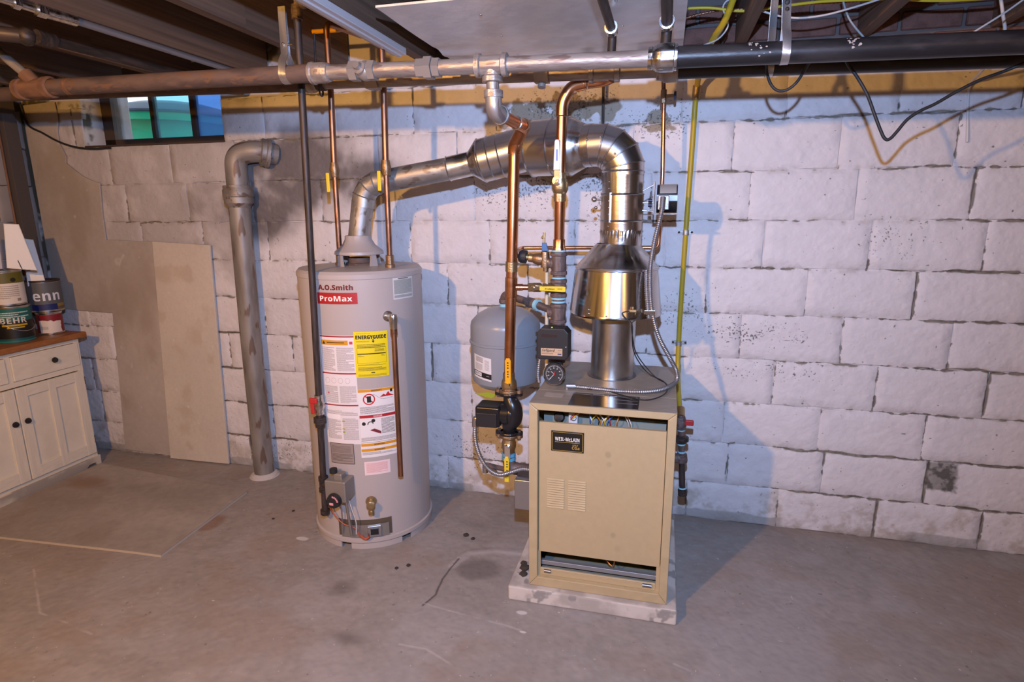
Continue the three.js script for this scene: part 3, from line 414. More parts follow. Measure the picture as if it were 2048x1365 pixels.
obj('igniter_wire', [wire([[-1.368, 0.28, 0.655], [-1.355, 0.2, 0.66], [-1.3, 0.135, 0.663], [-1.24, 0.11, 0.655], [-1.225, 0.075, 0.655]], 0.0028, 30), wire([[-1.22, 0.085, 0.658], [-1.2, 0.065, 0.65], [-1.185, 0.075, 0.645]], 0.006, 10)], mat([0.45, 0.1, 0.05], 0.5), heater, 'red igniter wire');
obj('pilot_wire', wire([[GV[0] + 0.035, GV[1] - 0.04, GV[2] - 0.005], [-1.238, 0.2, 0.675], [-1.23, 0.15, 0.668], [-1.236, 0.09, 0.662]], 0.0025, 20), M.whiteWire, heater);

// cold and hot lines with their lever valves
for (const [x, z, top, nm] of [[-1.376, 0.402, 'left', 'copper water line beside the black gas pipe, yellow lever valve'], [-1.118, 0.442, 'right', 'copper water line in front of the sloping flue, yellow lever valve']]) {
  const t = thing('water_line', nm + (top === 'left' ? '' : ''), 'pipe', [x, 1.226, z], 'copper water lines above the heater'), dx = 0.012;
  obj('lower_pipe', rod([x, 1.226, z], [x + 0.004, 1.62, z], 0.0112), M.copperDull, t);
  obj('union', [lathe([[0, 0], [0.021, 0], [0.021, 0.012], [0.017, 0.014], [0.017, 0.05], [0.0115, 0.052]], [x, 1.226, z], [0, 1, 0], 16)], M.bronze, t);
  obj('valve_body', [lathe([[0, 0], [0.016, 0], [0.018, 0.012], [0.021, 0.03], [0.018, 0.048], [0.016, 0.06], [0, 0.06]], [x + 0.004, 1.6, z], [0, 1, 0], 16)], M.bronze, t);
  obj('lever_handle', box(x - 0.028, x - 0.012, 1.538, 1.618, z + 0.014, z + 0.022, 0.004), M.yellow, t, 'yellow lever handle');
  obj('upper_pipe', pipe([[x + 0.004, 1.66, z], [x + dx, 1.92, z], [x + dx, 2.2, z], [x + dx + 0.05, 2.2, z - 0.2]], 0.0125, 0.03, 12), M.copperDull, t);
}
// black iron gas line down the front of the heater
{ const z = 0.662, t = thing('gas_pipe', 'black iron gas pipe with red lever valve in front of the heater', 'pipe', [-1.381, 0.165, z]);
  const at = y => [mix(-1.381, -1.331, (y - 0.168) / (1.89 - 0.168)), y, z];
  obj('riser', pipe([at(0.71), at(1.95), [-1.326, 2.19, z], [-1.2, 2.19, z - 0.02]], 0.0135, 0.02), M.blackIron, t);
  obj('drop_elbow', [lathe([[0.0135, -0.03], [0.02, -0.028], [0.02, 0.0], [0.017, 0.02]], [-1.326, 2.165, z], [0, 1, 0], 16), rod([-1.326, 2.19, z], [-1.29, 2.19, z - 0.006], 0.019)], M.brownIron, t);
  obj('shutoff_valve', [lathe([[0.014, 0], [0.018, 0.003], [0.018, 0.02], [0.023, 0.035], [0.023, 0.055], [0.018, 0.07], [0.018, 0.088], [0.014, 0.09]], at(0.625), [0.03, 1, 0], 18)], M.zinc, t);
  obj('lever_handle', [box(at(0.7)[0] - 0.028, at(0.7)[0] - 0.01, 0.635, 0.69, z + 0.018, z + 0.026, 0.004), box(at(0.7)[0] - 0.032, at(0.7)[0] + 0.006, 0.68, 0.705, z + 0.016, z + 0.028, 0.006)], M.red, t, 'red lever handle');
  obj('union', [hexagon(0.026, 0.026, at(0.59), [0.03, 1, 0]), lathe([[0.014, -0.02], [0.02, -0.018], [0.021, 0.0]], at(0.59), [0.03, 1, 0], 18)], M.blackIron, t);
  obj('nipple', sweep([V(...at(0.33)), V(...at(0.63))], 0.0135, 16), M.blackIron, t);
  obj('tee', [lathe([[0.0135, 0], [0.0205, 0.001], [0.0205, 0.018], [0.018, 0.02], [0.018, 0.05], [0.0205, 0.052], [0.0205, 0.07], [0.0135, 0.071]], at(0.275), [0.03, 1, 0], 18), rod(at(0.31), [GV[0] - 0.05, 0.312, GV[2] - 0.008], 0.0165)], M.blackIron, t);
  obj('drip_leg', [sweep([V(...at(0.18)), V(...at(0.29))], 0.0135, 16), lathe([[0, 0], [0.017, 0], [0.02, 0.004], [0.02, 0.024], [0.0135, 0.026]], at(0.165), [0.03, 1, 0], 18)], M.blackIron, t); }

// ---------------------------------------------------------------- heater flue: up, elbow, slope up to the tee
{ const c = [HC[0] + 0.012, 1.345, HC[1]], t = thing('heater_flue', 'thin galvanised flue pipe sloping up from the water heater', 'flue', [HC[0], 1.345, HC[1]]);
  const E = [-1.262, 1.555, 0.37], S = [-0.79, 1.648, 0.31];
  obj('riser', [sweep([V(HC[0] + 0.004, 1.345, HC[1]), V(-1.263, 1.5, 0.374)], 0.047, 28)], M.oldZinc, t);
  const dir = V(S[0] - E[0], S[1] - E[1], S[2] - E[2]).normalize();
  const el = [V(-1.264, 1.478, 0.374), V(-1.2575, 1.52, 0.372), V(-1.236, 1.556, 0.3685), V(-1.2, 1.576, 0.364), V(-1.15, 1.585, 0.358)];
  const elb = []; for (let i = 0; i < el.length - 1; i++) elb.push(sweep([el[i].clone().lerp(el[i + 1], -0.06), el[i].clone().lerp(el[i + 1], 1.06)], 0.0485 - (i % 2) * 0.0006, 28));
  for (const g of elb) obj('elbow_gore', g, M.oldZinc, t);
  for (let i = 1; i < 4; i++) { const d = el[i + 1].clone().sub(el[i - 1]).normalize(); obj('elbow_bead', lathe([[0.0485, -0.003], [0.0515, 0], [0.0485, 0.003]], el[i].toArray(), d.toArray(), 28), M.oldZinc, t); }
  obj('sloping_pipe', [sweep([V(-1.16, 1.5835, 0.359), V(-0.84, 1.6355, 0.317)], 0.047, 28)], M.oldZinc, t);
  obj('coupling', [sweep([V(-0.89, 1.6275, 0.3235), V(...S)], 0.0495, 28), lathe([[0.0495, -0.002], [0.0525, 0.001], [0.0495, 0.004]], [-0.888, 1.628, 0.323], dir.toArray(), 28)], M.zinc, t);
}
// ---------------------------------------------------------------- boiler vent: tee into the wall, increaser, gored elbow, damper
const BV = [-0.18, 0.35];
{ const t = thing('boiler_vent', 'shiny galvanised vent rising from the boiler hood and turning into the wall', 'flue', [BV[0], 1.325, BV[1]]);
  const y = 1.70, dirB = V(-0.975, 0.004, -0.22).normalize();
  const P0 = V(-0.288, y, 0.343);                                 // elbow outlet
  const at = s => P0.clone().addScaledVector(dirB, s).toArray();
  const bead = (s, r) => obj('bead', lathe([[r, -0.004], [r + 0.004, 0], [r, 0.004]], at(s), dirB.toArray(), 44), M.sheet, t);
  obj('collar', lathe([[0.078, 0], [0.08, 0.002], [0.08, 0.034], [0.078, 0.036]], at(-0.006), dirB.toArray(), 44), M.sheet, t);
  obj('increaser', lathe([[0.0795, 0.026], [0.0815, 0.029], [0.108, 0.084], [0.109, 0.088]], at(0), dirB.toArray(), 44), M.zinc, t);
  obj('tee_barrel', lathe([[0.109, 0.085], [0.109, 0.255], [0.1, 0.262], [0, 0.264]], at(0), dirB.toArray(), 48), M.sheet, t);
  bead(0.09, 0.109); bead(0.155, 0.109); bead(0.25, 0.109);
  obj('wall_branch', [lathe([[0.1, 0], [0.1, 0.3]], [at(0.16)[0] - 0.02, y + 0.004, 0.3], [-0.02, 0, -1], 40)], M.zinc, t);
  obj('thimble_ring', lathe([[0.1, 0], [0.135, 0], [0.135, 0.008], [0.1, 0.012]], [at(0.16)[0] - 0.025, y + 0.004, 0.001], [0, 0, 1], 40), M.oldZinc, t);
  // wye to the heater flue
  const S = V(-0.79, 1.648, 0.31), D = V(0.37, 0.083, -0.02).normalize(), wa = s => S.clone().addScaledVector(D, s).toArray();
  obj('wye_cone', lathe([[0.0495, -0.006], [0.052, 0.0], [0.0855, 0.038], [0.087, 0.044]], wa(0), D.toArray(), 40), M.zinc, t);
  obj('wye_barrel', lathe([[0.087, 0.04], [0.087, 0.30]], wa(0), D.toArray(), 44), M.sheet, t);
  for (const s of [0.044, 0.086, 0.13]) obj('bead', lathe([[0.087, -0.003], [0.0905, 0], [0.087, 0.003]], wa(s), D.toArray(), 44), M.sheet, t);
  // gored elbow
  const C = V(-0.266, y - 0.1, BV[1]), R = 0.1; const pts = [];
  pts.push(V(-0.167, 1.585, BV[1]));
  for (const a of [11, 34, 57, 79]) pts.push(V(C.x + R * Math.cos(a * Math.PI / 180), C.y + R * Math.sin(a * Math.PI / 180), BV[1] - 0.004 * a / 90));
  pts.push(P0.clone());
  // mitred gores: each ring lies in the bisecting plane
  const rings = pts.map((p, i) => { const d = i === 0 ? V(0, 1, 0) : i === pts.length - 1 ? dirB : pts[i + 1].clone().sub(p).normalize().add(p.clone().sub(pts[i - 1]).normalize()).normalize(); return [p, d]; });
  for (let i = 0; i < rings.length - 1; i++) {
    const pos = [], idx = [], n = 40, ax = pts[i + 1].clone().sub(pts[i]).normalize(); let N = V(0, 0, 1); N.sub(ax.clone().multiplyScalar(N.dot(ax))).normalize(); const B = ax.clone().cross(N), uv = [];
    for (let j = 0; j <= n; j++) { const a = j / n * Math.PI * 2, o = N.clone().multiplyScalar(Math.cos(a)).addScaledVector(B, Math.sin(a)).multiplyScalar(0.0785 + (i % 2) * 0.0008); for (const [p, d] of [rings[i], rings[i + 1]]) { const q = p.clone().add(o), k = d.dot(p.clone().sub(q)) / d.dot(ax); q.addScaledVector(ax, k); pos.push(q.x, q.y, q.z); uv.push(j / n, 0); } }
    for (let j = 0; j < n; j++) { const a = j * 2; idx.push(a, a + 2, a + 1, a + 1, a + 2, a + 3); }
    const g = new THREE.BufferGeometry(); g.setAttribute('position', new THREE.Float32BufferAttribute(pos, 3)); g.setAttribute('uv', new THREE.Float32BufferAttribute(uv, 2)); g.setIndex(idx); g.computeVertexNormals();
    obj('elbow_gore', g, M.sheet, t);
    if (i > 0) { const bp = [], [p, d] = rings[i]; let N2 = V(0, 0, 1); const B2 = d.clone().cross(N2); const pr = pts[i].clone().sub(pts[i - 1]).normalize(), kk = 1 / d.dot(pr); for (let j = 0; j <= 36; j++) { const a = j / 36 * Math.PI * 2; bp.push(p.clone().addScaledVector(N2, 0.0795 * Math.cos(a)).addScaledVector(B2, 0.0795 * kk * Math.sin(a))); } obj('elbow_bead', sweep(bp, 0.0028, 6, false), M.sheet, t); }
  }
  obj('screw', [V(-0.30, 1.712, 0.422), V(-0.25, 1.72, 0.424), V(-0.195, 1.66, 0.43)].map(p => new THREE.SphereGeometry(0.004, 8, 6).translate(...p.toArray())), M.steel, t);
  const up = [-0.168, 0, BV[1]];
  obj('upper_pipe', lathe([[0.078, 1.51], [0.078, 1.6]], up, [0, 1, 0], 48), M.sheet, t);
  obj('damper_section', lathe([[0.0815, 1.415], [0.0815, 1.514]], up, [0, 1, 0], 48), M.sheetWarm, t, 'brownish damper sleeve');
  for (const [yy, r] of [[1.514, 0.0815], [1.415, 0.0815], [1.6, 0.078]]) obj('bead', lathe([[r, -0.004], [r + 0.0035, 0], [r, 0.004]], [up[0], yy, up[2]], [0, 1, 0], 48), M.sheet, t);
  obj('lower_collar', lathe([[0.081, 1.378], [0.081, 1.412]], up, [0, 1, 0], 48), M.sheetWarm, t);
  const crimp = new THREE.CylinderGeometry(0.0795, 0.079, 0.07, 120, 6, true); { const p = crimp.attributes.position; for (let i = 0; i < p.count; i++) { const yy = p.getY(i), a = Math.atan2(p.getZ(i), p.getX(i)), w = smooth(-0.005, 0.03, yy) * 0.0022 * (Math.sin(a * 40) > 0 ? 1 : -1), r = Math.hypot(p.getX(i), p.getZ(i)) + w; p.setX(i, r * Math.cos(a)); p.setZ(i, r * Math.sin(a)); } crimp.computeVertexNormals(); }
  obj('crimped_pipe', crimp.translate(up[0], 1.347, up[2]), M.sheet, t);
  obj('side_seam', [box(-0.004, 0.004, 1.41, 1.52, -0.002, 0.002).translate(up[0] - 0.038, 0, up[2] + 0.0725)], M.seam, t);
  obj('rivet', [1.44, 1.465, 1.49, 1.395, 1.535, 1.56].map(yy => new THREE.SphereGeometry(0.0028, 8, 6).translate(up[0] - 0.046, yy, up[2] + 0.0675)), M.steel, t);
  obj('damper_shaft', [rod([up[0] - 0.12, 1.497, up[2]], [up[0] - 0.07, 1.494, up[2]], 0.004), new THREE.SphereGeometry(0.011, 12, 8).translate(up[0] - 0.108, 1.497, up[2] + 0.004), new THREE.SphereGeometry(0.007, 10, 8).translate(up[0] - 0.1, 1.465, up[2] + 0.01)], M.chrome, t);
}
// barometric cone, skirt and outlet pipe
{ const t = thing('draft_hood', 'shiny flared sheet metal draft hood on the boiler outlet', 'draft hood', [BV[0], 0.79, BV[1]]), o = [BV[0], 0, BV[1]];
  obj('cone', lathe([[0.082, 1.328], [0.09, 1.32], [0.158, 1.243], [0.162, 1.238], [0.162, 1.232]], o, [0, 1, 0], 64), M.zinc, t);
  obj('skirt', lathe([[0.159, 1.234], [0.16, 1.228], [0.1795, 1.06], [0.182, 1.055], [0.18, 1.05], [0.177, 1.055]], o, [0, 1, 0], 72), mat([0.5, 0.5, 0.5], 0.2, 1, { bumpMap: grain, bumpScale: 0.0004 }), t);
  obj('rim_bead', lathe([[0.158, 1.226], [0.164, 1.23], [0.164, 1.236], [0.158, 1.24]], o, [0, 1, 0], 64), M.sheet, t);
  obj('skirt_seam', rod([BV[0] - 0.159, 1.225, BV[1] + 0.03], [BV[0] - 0.178, 1.06, BV[1] + 0.034], 0.0035), M.sheet, t);
  obj('outlet_pipe', sweep([V(BV[0] - 0.008, 0.793, BV[1]), V(BV[0], 1.2, BV[1])], 0.0862, 56, false), mat(0xffffff, 0.32, 1, { map: mottled([0.5, 0.5, 0.5], [0.62, 0.62, 0.61], 10, 10, 0.3, 0.7), bumpMap: fine, bumpScale: 0.0004 }), t);
  obj('inner_baffle', lathe([[0, 1.2], [0.12, 1.21], [0.15, 1.235]], o, [0, 1, 0], 40), M.oldZinc, t);
  obj('outlet_flange', lathe([[0.085, 0.004], [0.1, 0.003], [0.1, 0.0], [0.085, 0.0]], [BV[0] - 0.008, 0.7905, BV[1]], [0, 1, 0], 48), M.seam, t);
  obj('rivet', [[-0.09, 1.07], [-0.02, 1.065], [-0.09, 1.085]].map(([a, yy]) => new THREE.SphereGeometry(0.004, 8, 6).translate(BV[0] + a, yy, BV[1] + Math.sqrt(0.179 ** 2 - a * a))), M.steel, t);
  obj('spill_switch', [box(-0.116, -0.09, 1.083, 1.093, 0.512, 0.524, 0.002), box(-0.107, -0.1, 1.093, 1.104, 0.512, 0.522, 0.002)], M.brass, t, 'small brass spill switch');
}
single('sensor_wire', [wire([[-0.118, 1.088, 0.524], [-0.14, 1.08, 0.53], [-0.128, 1.062, 0.532], [-0.106, 1.045, 0.533], [-0.102, 0.98, 0.515], [-0.1, 0.94, 0.48], [-0.085, 0.88, 0.42], [-0.04, 0.81, 0.37], [0.02, 0.8, 0.44], [0.036, 0.798, 0.53], [0.015, 0.797, 0.62], [-0.04, 0.797, 0.68], [-0.12, 0.797, 0.645], [-0.19, 0.797, 0.6], [-0.245, 0.798, 0.594]], 0.0022, 90), wire([[-0.09, 1.088, 0.524], [-0.075, 1.08, 0.53], [-0.09, 1.058, 0.532], [-0.104, 1.045, 0.533], [-0.098, 0.97, 0.512], [-0.09, 0.92, 0.46], [-0.06, 0.85, 0.38], [-0.01, 0.798, 0.38], [0.03, 0.798, 0.46], [0.036, 0.8, 0.53]], 0.0022, 70), rod([-0.255, 0.798, 0.592], [-0.24, 0.798, 0.595], 0.005)], M.rubber, 'thin black sensor wire looping from hood onto boiler top', 'wire');

// damper motor on its bracket
{ const t = thing('damper_motor', 'round black damper motor with silver label beside the vent', 'motor', [-0.04, 1.44, 0.35]);
  obj('mounting_plate', [box(-0.05, -0.046, 1.44, 1.56, 0.3, 0.4, 0.001), box(-0.05, 0.04, 1.438, 1.442, 0.31, 0.39)], M.oldZinc, t);
  obj('housing', aim(toCreasedNormals(new THREE.CylinderGeometry(0.052, 0.052, 0.075, 36), 0.5), V(0.0, 1.497, 0.35), V(1, 0, 0)), M.blackGloss, t);
  obj('label_band', aim(new THREE.CylinderGeometry(0.0528, 0.0528, 0.06, 24, 1, true, -1.7, 1.35), V(0.003, 1.497, 0.35), V(1, 0, 0)), mat([0.42, 0.42, 0.41], 0.4, 0.3), t, 'silver printed label');
  obj('connector_box', box(-0.032, 0.008, 1.455, 1.507, 0.385, 0.418, 0.003), M.oldZinc, t);
  obj('bracket_rod', [rod([-0.104, 1.52, 0.36], [-0.05, 1.548, 0.36], 0.002), rod([-0.104, 1.455, 0.37], [-0.05, 1.45, 0.37], 0.002), rod([-0.104, 1.482, 0.37], [-0.05, 1.482, 0.37], 0.0018)], M.steel, t);
  obj('adjusting_knob', [rod([-0.068, 1.49, 0.39], [-0.054, 1.49, 0.39], 0.007), rod([-0.068, 1.473, 0.39], [-0.054, 1.473, 0.39], 0.007)], mat([0.01, 0.015, 0.05], 0.4), t); }
single('damper_conduit', [flex([[-0.014, 1.485, 0.43], [-0.016, 1.46, 0.44], [-0.019, 1.437, 0.44], [-0.037, 1.345, 0.47], [-0.047, 1.251, 0.5], [-0.043, 1.156, 0.515], [-0.033, 1.085, 0.52], [-0.005, 0.99, 0.5], [0.04, 0.9, 0.46], [0.068, 0.84, 0.43], [0.07, 0.812, 0.45], [0.03, 0.801, 0.53], [-0.03, 0.8, 0.585], [-0.135, 0.8, 0.605], [-0.23, 0.8, 0.592], [-0.31, 0.8, 0.583]], 0.0078, 1.25), rod([-0.014, 1.5, 0.425], [-0.016, 1.46, 0.44], 0.0105), rod([-0.338, 0.801, 0.588], [-0.305, 0.801, 0.583], 0.011), rod([-0.336, 0.79, 0.588], [-0.336, 0.806, 0.588], 0.009)], M.flexMetal, 'ribbed metal conduit hanging from damper motor onto boiler top', 'conduit');
{ const t = thing('hood_conduit', 'short ribbed conduit clipped to the side of the draft hood', 'conduit', [-0.06, 1.05, 0.51]);
  obj('tube', flex([[-0.062, 1.235, 0.47], [-0.058, 1.17, 0.492], [-0.05, 1.1, 0.505], [-0.044, 1.06, 0.512]], 0.0075, 0.2), M.flexMetal, t);
  obj('clip', box(-0.062, -0.022, 1.078, 1.094, 0.492, 0.53, 0.002), M.chrome, t); }

// ---------------------------------------------------------------- boiler
const B = { x0: -0.441, x1: 0.068, y0: 0.062, y1: 0.79, z0: 0.172, z1: 0.785 };
{ const t = thing('boiler', 'tan sheet metal gas boiler with a black and gold nameplate', 'boiler', [-0.19, 0.062, 0.48]), m = M.boiler;
  obj('side_panel', box(B.x0, B.x0 + 0.006, B.y0, B.y1 - 0.004, B.z0, B.z1 - 0.004), m, t); obj('side_panel', box(B.x1 - 0.006, B.x1, B.y0, B.y1 - 0.004, B.z0, B.z1 - 0.004), m, t);
  obj('back_panel', box(B.x0 + 0.006, B.x1 - 0.006, B.y0, B.y1 - 0.006, B.z0, B.z0 + 0.006), m, t);
  obj('base_pan', box(B.x0 + 0.006, B.x1 - 0.006, B.y0, B.y0 + 0.01, B.z0 + 0.006, B.z1 - 0.03), M.dark, t);
  obj('top_panel', box(B.x0, B.x1, B.y1 - 0.006, B.y1, B.z0, 0.618, 0.0015), M.boilerTop, t); obj('top_panel', box(B.x0, B.x1, B.y1 - 0.006, B.y1 + 0.0005, 0.6205, B.z1 - 0.003, 0.0015), M.boilerTop, t);
  // mitred front frame
  const ix0 = -0.409, ix1 = 0.039, iy0 = 0.1, iy1 = 0.765, z = B.z1;
  const bar = pts => extrude(pts, 0.03, 0.003).translate(0, 0, z - 0.03), gp = 0.0008;
  obj('frame_rail', bar([[B.x0, B.y1], [ix0, iy1], [ix1, iy1], [B.x1, B.y1]].reverse()), m, t); obj('frame_rail', bar([[B.x0, B.y0], [B.x1, B.y0], [ix1, iy0], [ix0, iy0]]), m, t);
  obj('frame_stile', bar([[B.x0, B.y0 + gp], [ix0, iy0 + gp], [ix0, iy1 - gp], [B.x0, B.y1 - gp]]), m, t); obj('frame_stile', bar([[B.x1, B.y0 + gp], [B.x1, B.y1 - gp], [ix1, iy1 - gp], [ix1, iy0 + gp]]), m, t);
  // front door with real louvre slots
  const door = new THREE.Shape([[-0.407, 0.2], [0.037, 0.2], [0.037, 0.717], [-0.407, 0.717]].map(p => new THREE.Vector2(...p)));
  const slots = []; for (const [a, b] of [[-0.375, -0.313], [-0.297, -0.234]]) for (let k = 0; k < 13; k++) slots.push([a, b, 0.386 + k * 0.0092]);
  for (const [a, b, y] of slots) { const h = new THREE.Path(); h.moveTo(a, y); h.lineTo(a, y + 0.0042); h.lineTo(b, y + 0.0042); h.lineTo(b, y); h.closePath(); door.holes.push(h); }
  const dm = obj('front_door', new THREE.ExtrudeGeometry(door, { depth: 0.012, bevelEnabled: false }).translate(0, 0, 0.757), mat(0xffffff, 0.42, 0.12, { map: dataTex(256, 256, (u, v, o) => { const n = fbm(u * 30, v * 30, 3), s = smooth(0.035, 0.012, Math.hypot(u - 0.56, v - 0.8)) + smooth(0.03, 0.01, Math.hypot(u - 0.62, v - 0.2)) * 0.9 + smooth(0.03, 0.01, Math.hypot(u - 0.57, v - 0.73)) * 0.7 + smooth(0.04, 0.01, Math.hypot(u - 0.66, v - 0.1)) * 0.5; const k = (0.97 + 0.08 * (n - 0.5)) * (1 - 0.22 * clamp(s * (0.6 + n * 0.6))); o[0] = 0.53 * k; o[1] = 0.415 * k; o[2] = 0.235 * k; }), bumpMap: fine, bumpScale: 0.0002 }), t);
  { const p = dm.geometry.attributes.position, uv = dm.geometry.attributes.uv; const o = ORIGIN.get(t); for (let i = 0; i < p.count; i++) uv.setXY(i, (p.getX(i) + o.x + 0.407) / 0.444, (p.getY(i) + o.y - 0.2) / 0.517); }
  for (const [a, b, y] of slots) obj('louvre', new THREE.BufferGeometry().copy(extrude([[0, 0], [0.0062, 0.0008], [0.0014, 0.0056]], b - a, 0).rotateY(-Math.PI / 2).scale(1, 1, 1).translate(b, y, 0.7685)), m, dm);
  obj('nameplate', box(-0.362, -0.244, 0.61, 0.688, 0.768, 0.771, 0.0014), M.black, dm, 'black and gold nameplate');
  obj('nameplate_print', new THREE.PlaneGeometry(0.116, 0.076).translate(-0.303, 0.649, 0.7716), paper(canvasTex(768, 500, (g, w, h) => {
    g.fillStyle = '#15130f'; g.fillRect(0, 0, w, h); g.strokeStyle = '#a8873a'; g.lineWidth = 12; g.beginPath(); g.roundRect ? g.roundRect(22, 22, w - 44, h - 44, 34) : g.rect(22, 22, w - 44, h - 44); g.stroke();
    g.fillStyle = '#e8e4da'; g.font = 'bold 128px sans-serif'; g.textAlign = 'center'; g.save(); g.translate(w / 2, 235); const m = g.measureText('WEIL·McLAIN').width; g.scale(590 / m, 1); g.fillText('WEIL·McLAIN', 0, 0); g.restore(); g.fillStyle = '#c9a24a'; g.fillRect(88, 262, w - 176, 8);
    g.fillStyle = '#b8903c'; g.font = 'bold 50px sans-serif'; g.textAlign = 'right'; g.fillText('GOLD', 640, 340); g.font = 'bold 100px sans-serif'; g.fillText('CGa', 680, 425); })), dm, 'white and gold nameplate lettering');
  // what shows through the upper opening
  obj('control_shelf', [box(-0.405, 0.036, 0.69, 0.722, 0.68, 0.686), box(-0.405, 0.036, 0.686, 0.69, 0.6, 0.686)], M.greenGray, t);
  obj('control_knob', [lathe([[0, 0], [0.02, 0], [0.02, 0.012], [0.016, 0.02], [0, 0.021]], [-0.345, 0.712, 0.69], [0, 0.3, 1], 24)], M.blackGloss, t);
  obj('transformer', [box(-0.308, -0.275, 0.695, 0.74, 0.68, 0.72, 0.003)], mat([0.55, 0.6, 0.68], 0.5), t); obj('relay_face', lathe([[0.009, 0], [0.011, 0], [0.011, 0.002], [0.009, 0.002]], [-0.29, 0.723, 0.7205], [0, 0, 1], 20), M.black, t);
  obj('relay_block', box(-0.3, -0.23, 0.735, 0.757, 0.68, 0.71, 0.003), mat([0.25, 0.03, 0.03], 0.5), t);
  const cols = [[0.6, 0.05, 0.05], [0.75, 0.6, 0.05], [0.7, 0.7, 0.7], [0.05, 0.2, 0.55], [0.6, 0.25, 0.03], [0.7, 0.7, 0.66], [0.6, 0.55, 0.05], [0.02, 0.02, 0.02]], rw = rng(12);
  for (let k = 0; k < 14; k++) { const x = -0.27 + 0.012 * k + rw() * 0.01, dx = (rw() - 0.5) * 0.07; obj('control_wire', wire([[x, 0.755, 0.69], [x + dx * 0.4, 0.742, 0.712 + rw() * 0.01], [x + dx, 0.722, 0.715 + rw() * 0.01], [x + dx * 1.2, 0.7, 0.705]], 0.0022, 12, 6), mat(cols[k % 8], 0.45), t); }
  obj('control_wire', wire([[-0.13, 0.757, 0.69], [-0.1, 0.745, 0.72], [-0.085, 0.72, 0.73], [-0.08, 0.69, 0.72]], 0.002, 14, 6), M.whiteWire, t);
  // base: burner rails behind the lower opening
  obj('lower_frame', [box(-0.409, -0.4, 0.1, 0.2, 0.757, 0.765), box(0.026, 0.039, 0.1, 0.2, 0.757, 0.765), box(-0.4, 0.026, 0.1, 0.128, 0.757, 0.766, 0.002)], m, t);
  obj('base_rail', box(-0.4, 0.03, 0.132, 0.15, 0.735, 0.75, 0.002), mat([0.3, 0.31, 0.33], 0.4, 0.5), t);
  obj('burner_tray', [box(-0.4, 0.03, 0.14, 0.175, 0.6, 0.61), box(-0.4, 0.03, 0.11, 0.115, 0.4, 0.75)], M.greenGray, t);
  obj('slider_knob', [rod([-0.385, 0.118, 0.768], [-0.36, 0.118, 0.768], 0.007), rod([-0.02, 0.118, 0.768], [0.012, 0.118, 0.768], 0.007)], M.seam, t);
  obj('pilot_tube', wire([[-0.19, 0.17, 0.62], [-0.16, 0.172, 0.72], [-0.13, 0.16, 0.74], [-0.125, 0.19, 0.73]], 0.0025, 16), M.copper, t);
  // plate on the top
  obj('rating_plate', box(-0.303, -0.061, 0.7895, 0.7912, 0.632, 0.775, 0.0006), mat([0.06, 0.055, 0.055], 0.16, 0.6), t, 'dark shiny rating plate');
  obj('plate_print', [box(-0.295, -0.068, 0.7911, 0.7914, 0.645, 0.648), box(-0.16, -0.066, 0.7911, 0.7914, 0.684, 0.686), box(-0.14, -0.066, 0.7911, 0.7914, 0.72, 0.722), box(-0.23, -0.19, 0.7911, 0.7914, 0.637, 0.642)], mat([0.35, 0.33, 0.32], 0.3, 0.5), t);
  obj('faded_sticker', box(-0.404, -0.335, 0.7902, 0.7908, 0.652, 0.7), mat([0.5, 0.42, 0.34], 0.25, 0.3), t);
  // junction box on the left side
  obj('junction_box', box(-0.528, B.x0, 0.3, 0.425, 0.56, 0.66, 0.003), M.sheet, t, 'grey steel junction box');
}
const padTex = mat(0xffffff, 0.9, 0, { map: mottled([0.42, 0.37, 0.33], [0.6, 0.54, 0.48], 5, 5, 0.4, 0.6, 5, [0.3, 0.28, 0.26]), bumpMap: grain, bumpScale: 0.004 });
single('concrete_pad', (() => { const g = new RoundedBoxGeometry(0.622, 0.06, 0.71, 3, 0.008); const p = g.attributes.position; for (let i = 0; i < p.count; i++) { const x = p.getX(i), z = p.getZ(i); p.setX(i, x + 0.004 * (vn(z * 18, p.getY(i) * 30) - 0.5)); p.setZ(i, z + 0.006 * (vn(x * 18, p.getY(i) * 30) - 0.5)); } g.computeVertexNormals(); return metreUV(g.translate(-0.206, 0.0302, 0.455), 2.2); })(), padTex, 'chipped pale concrete pad under the tan boiler', 'pad');

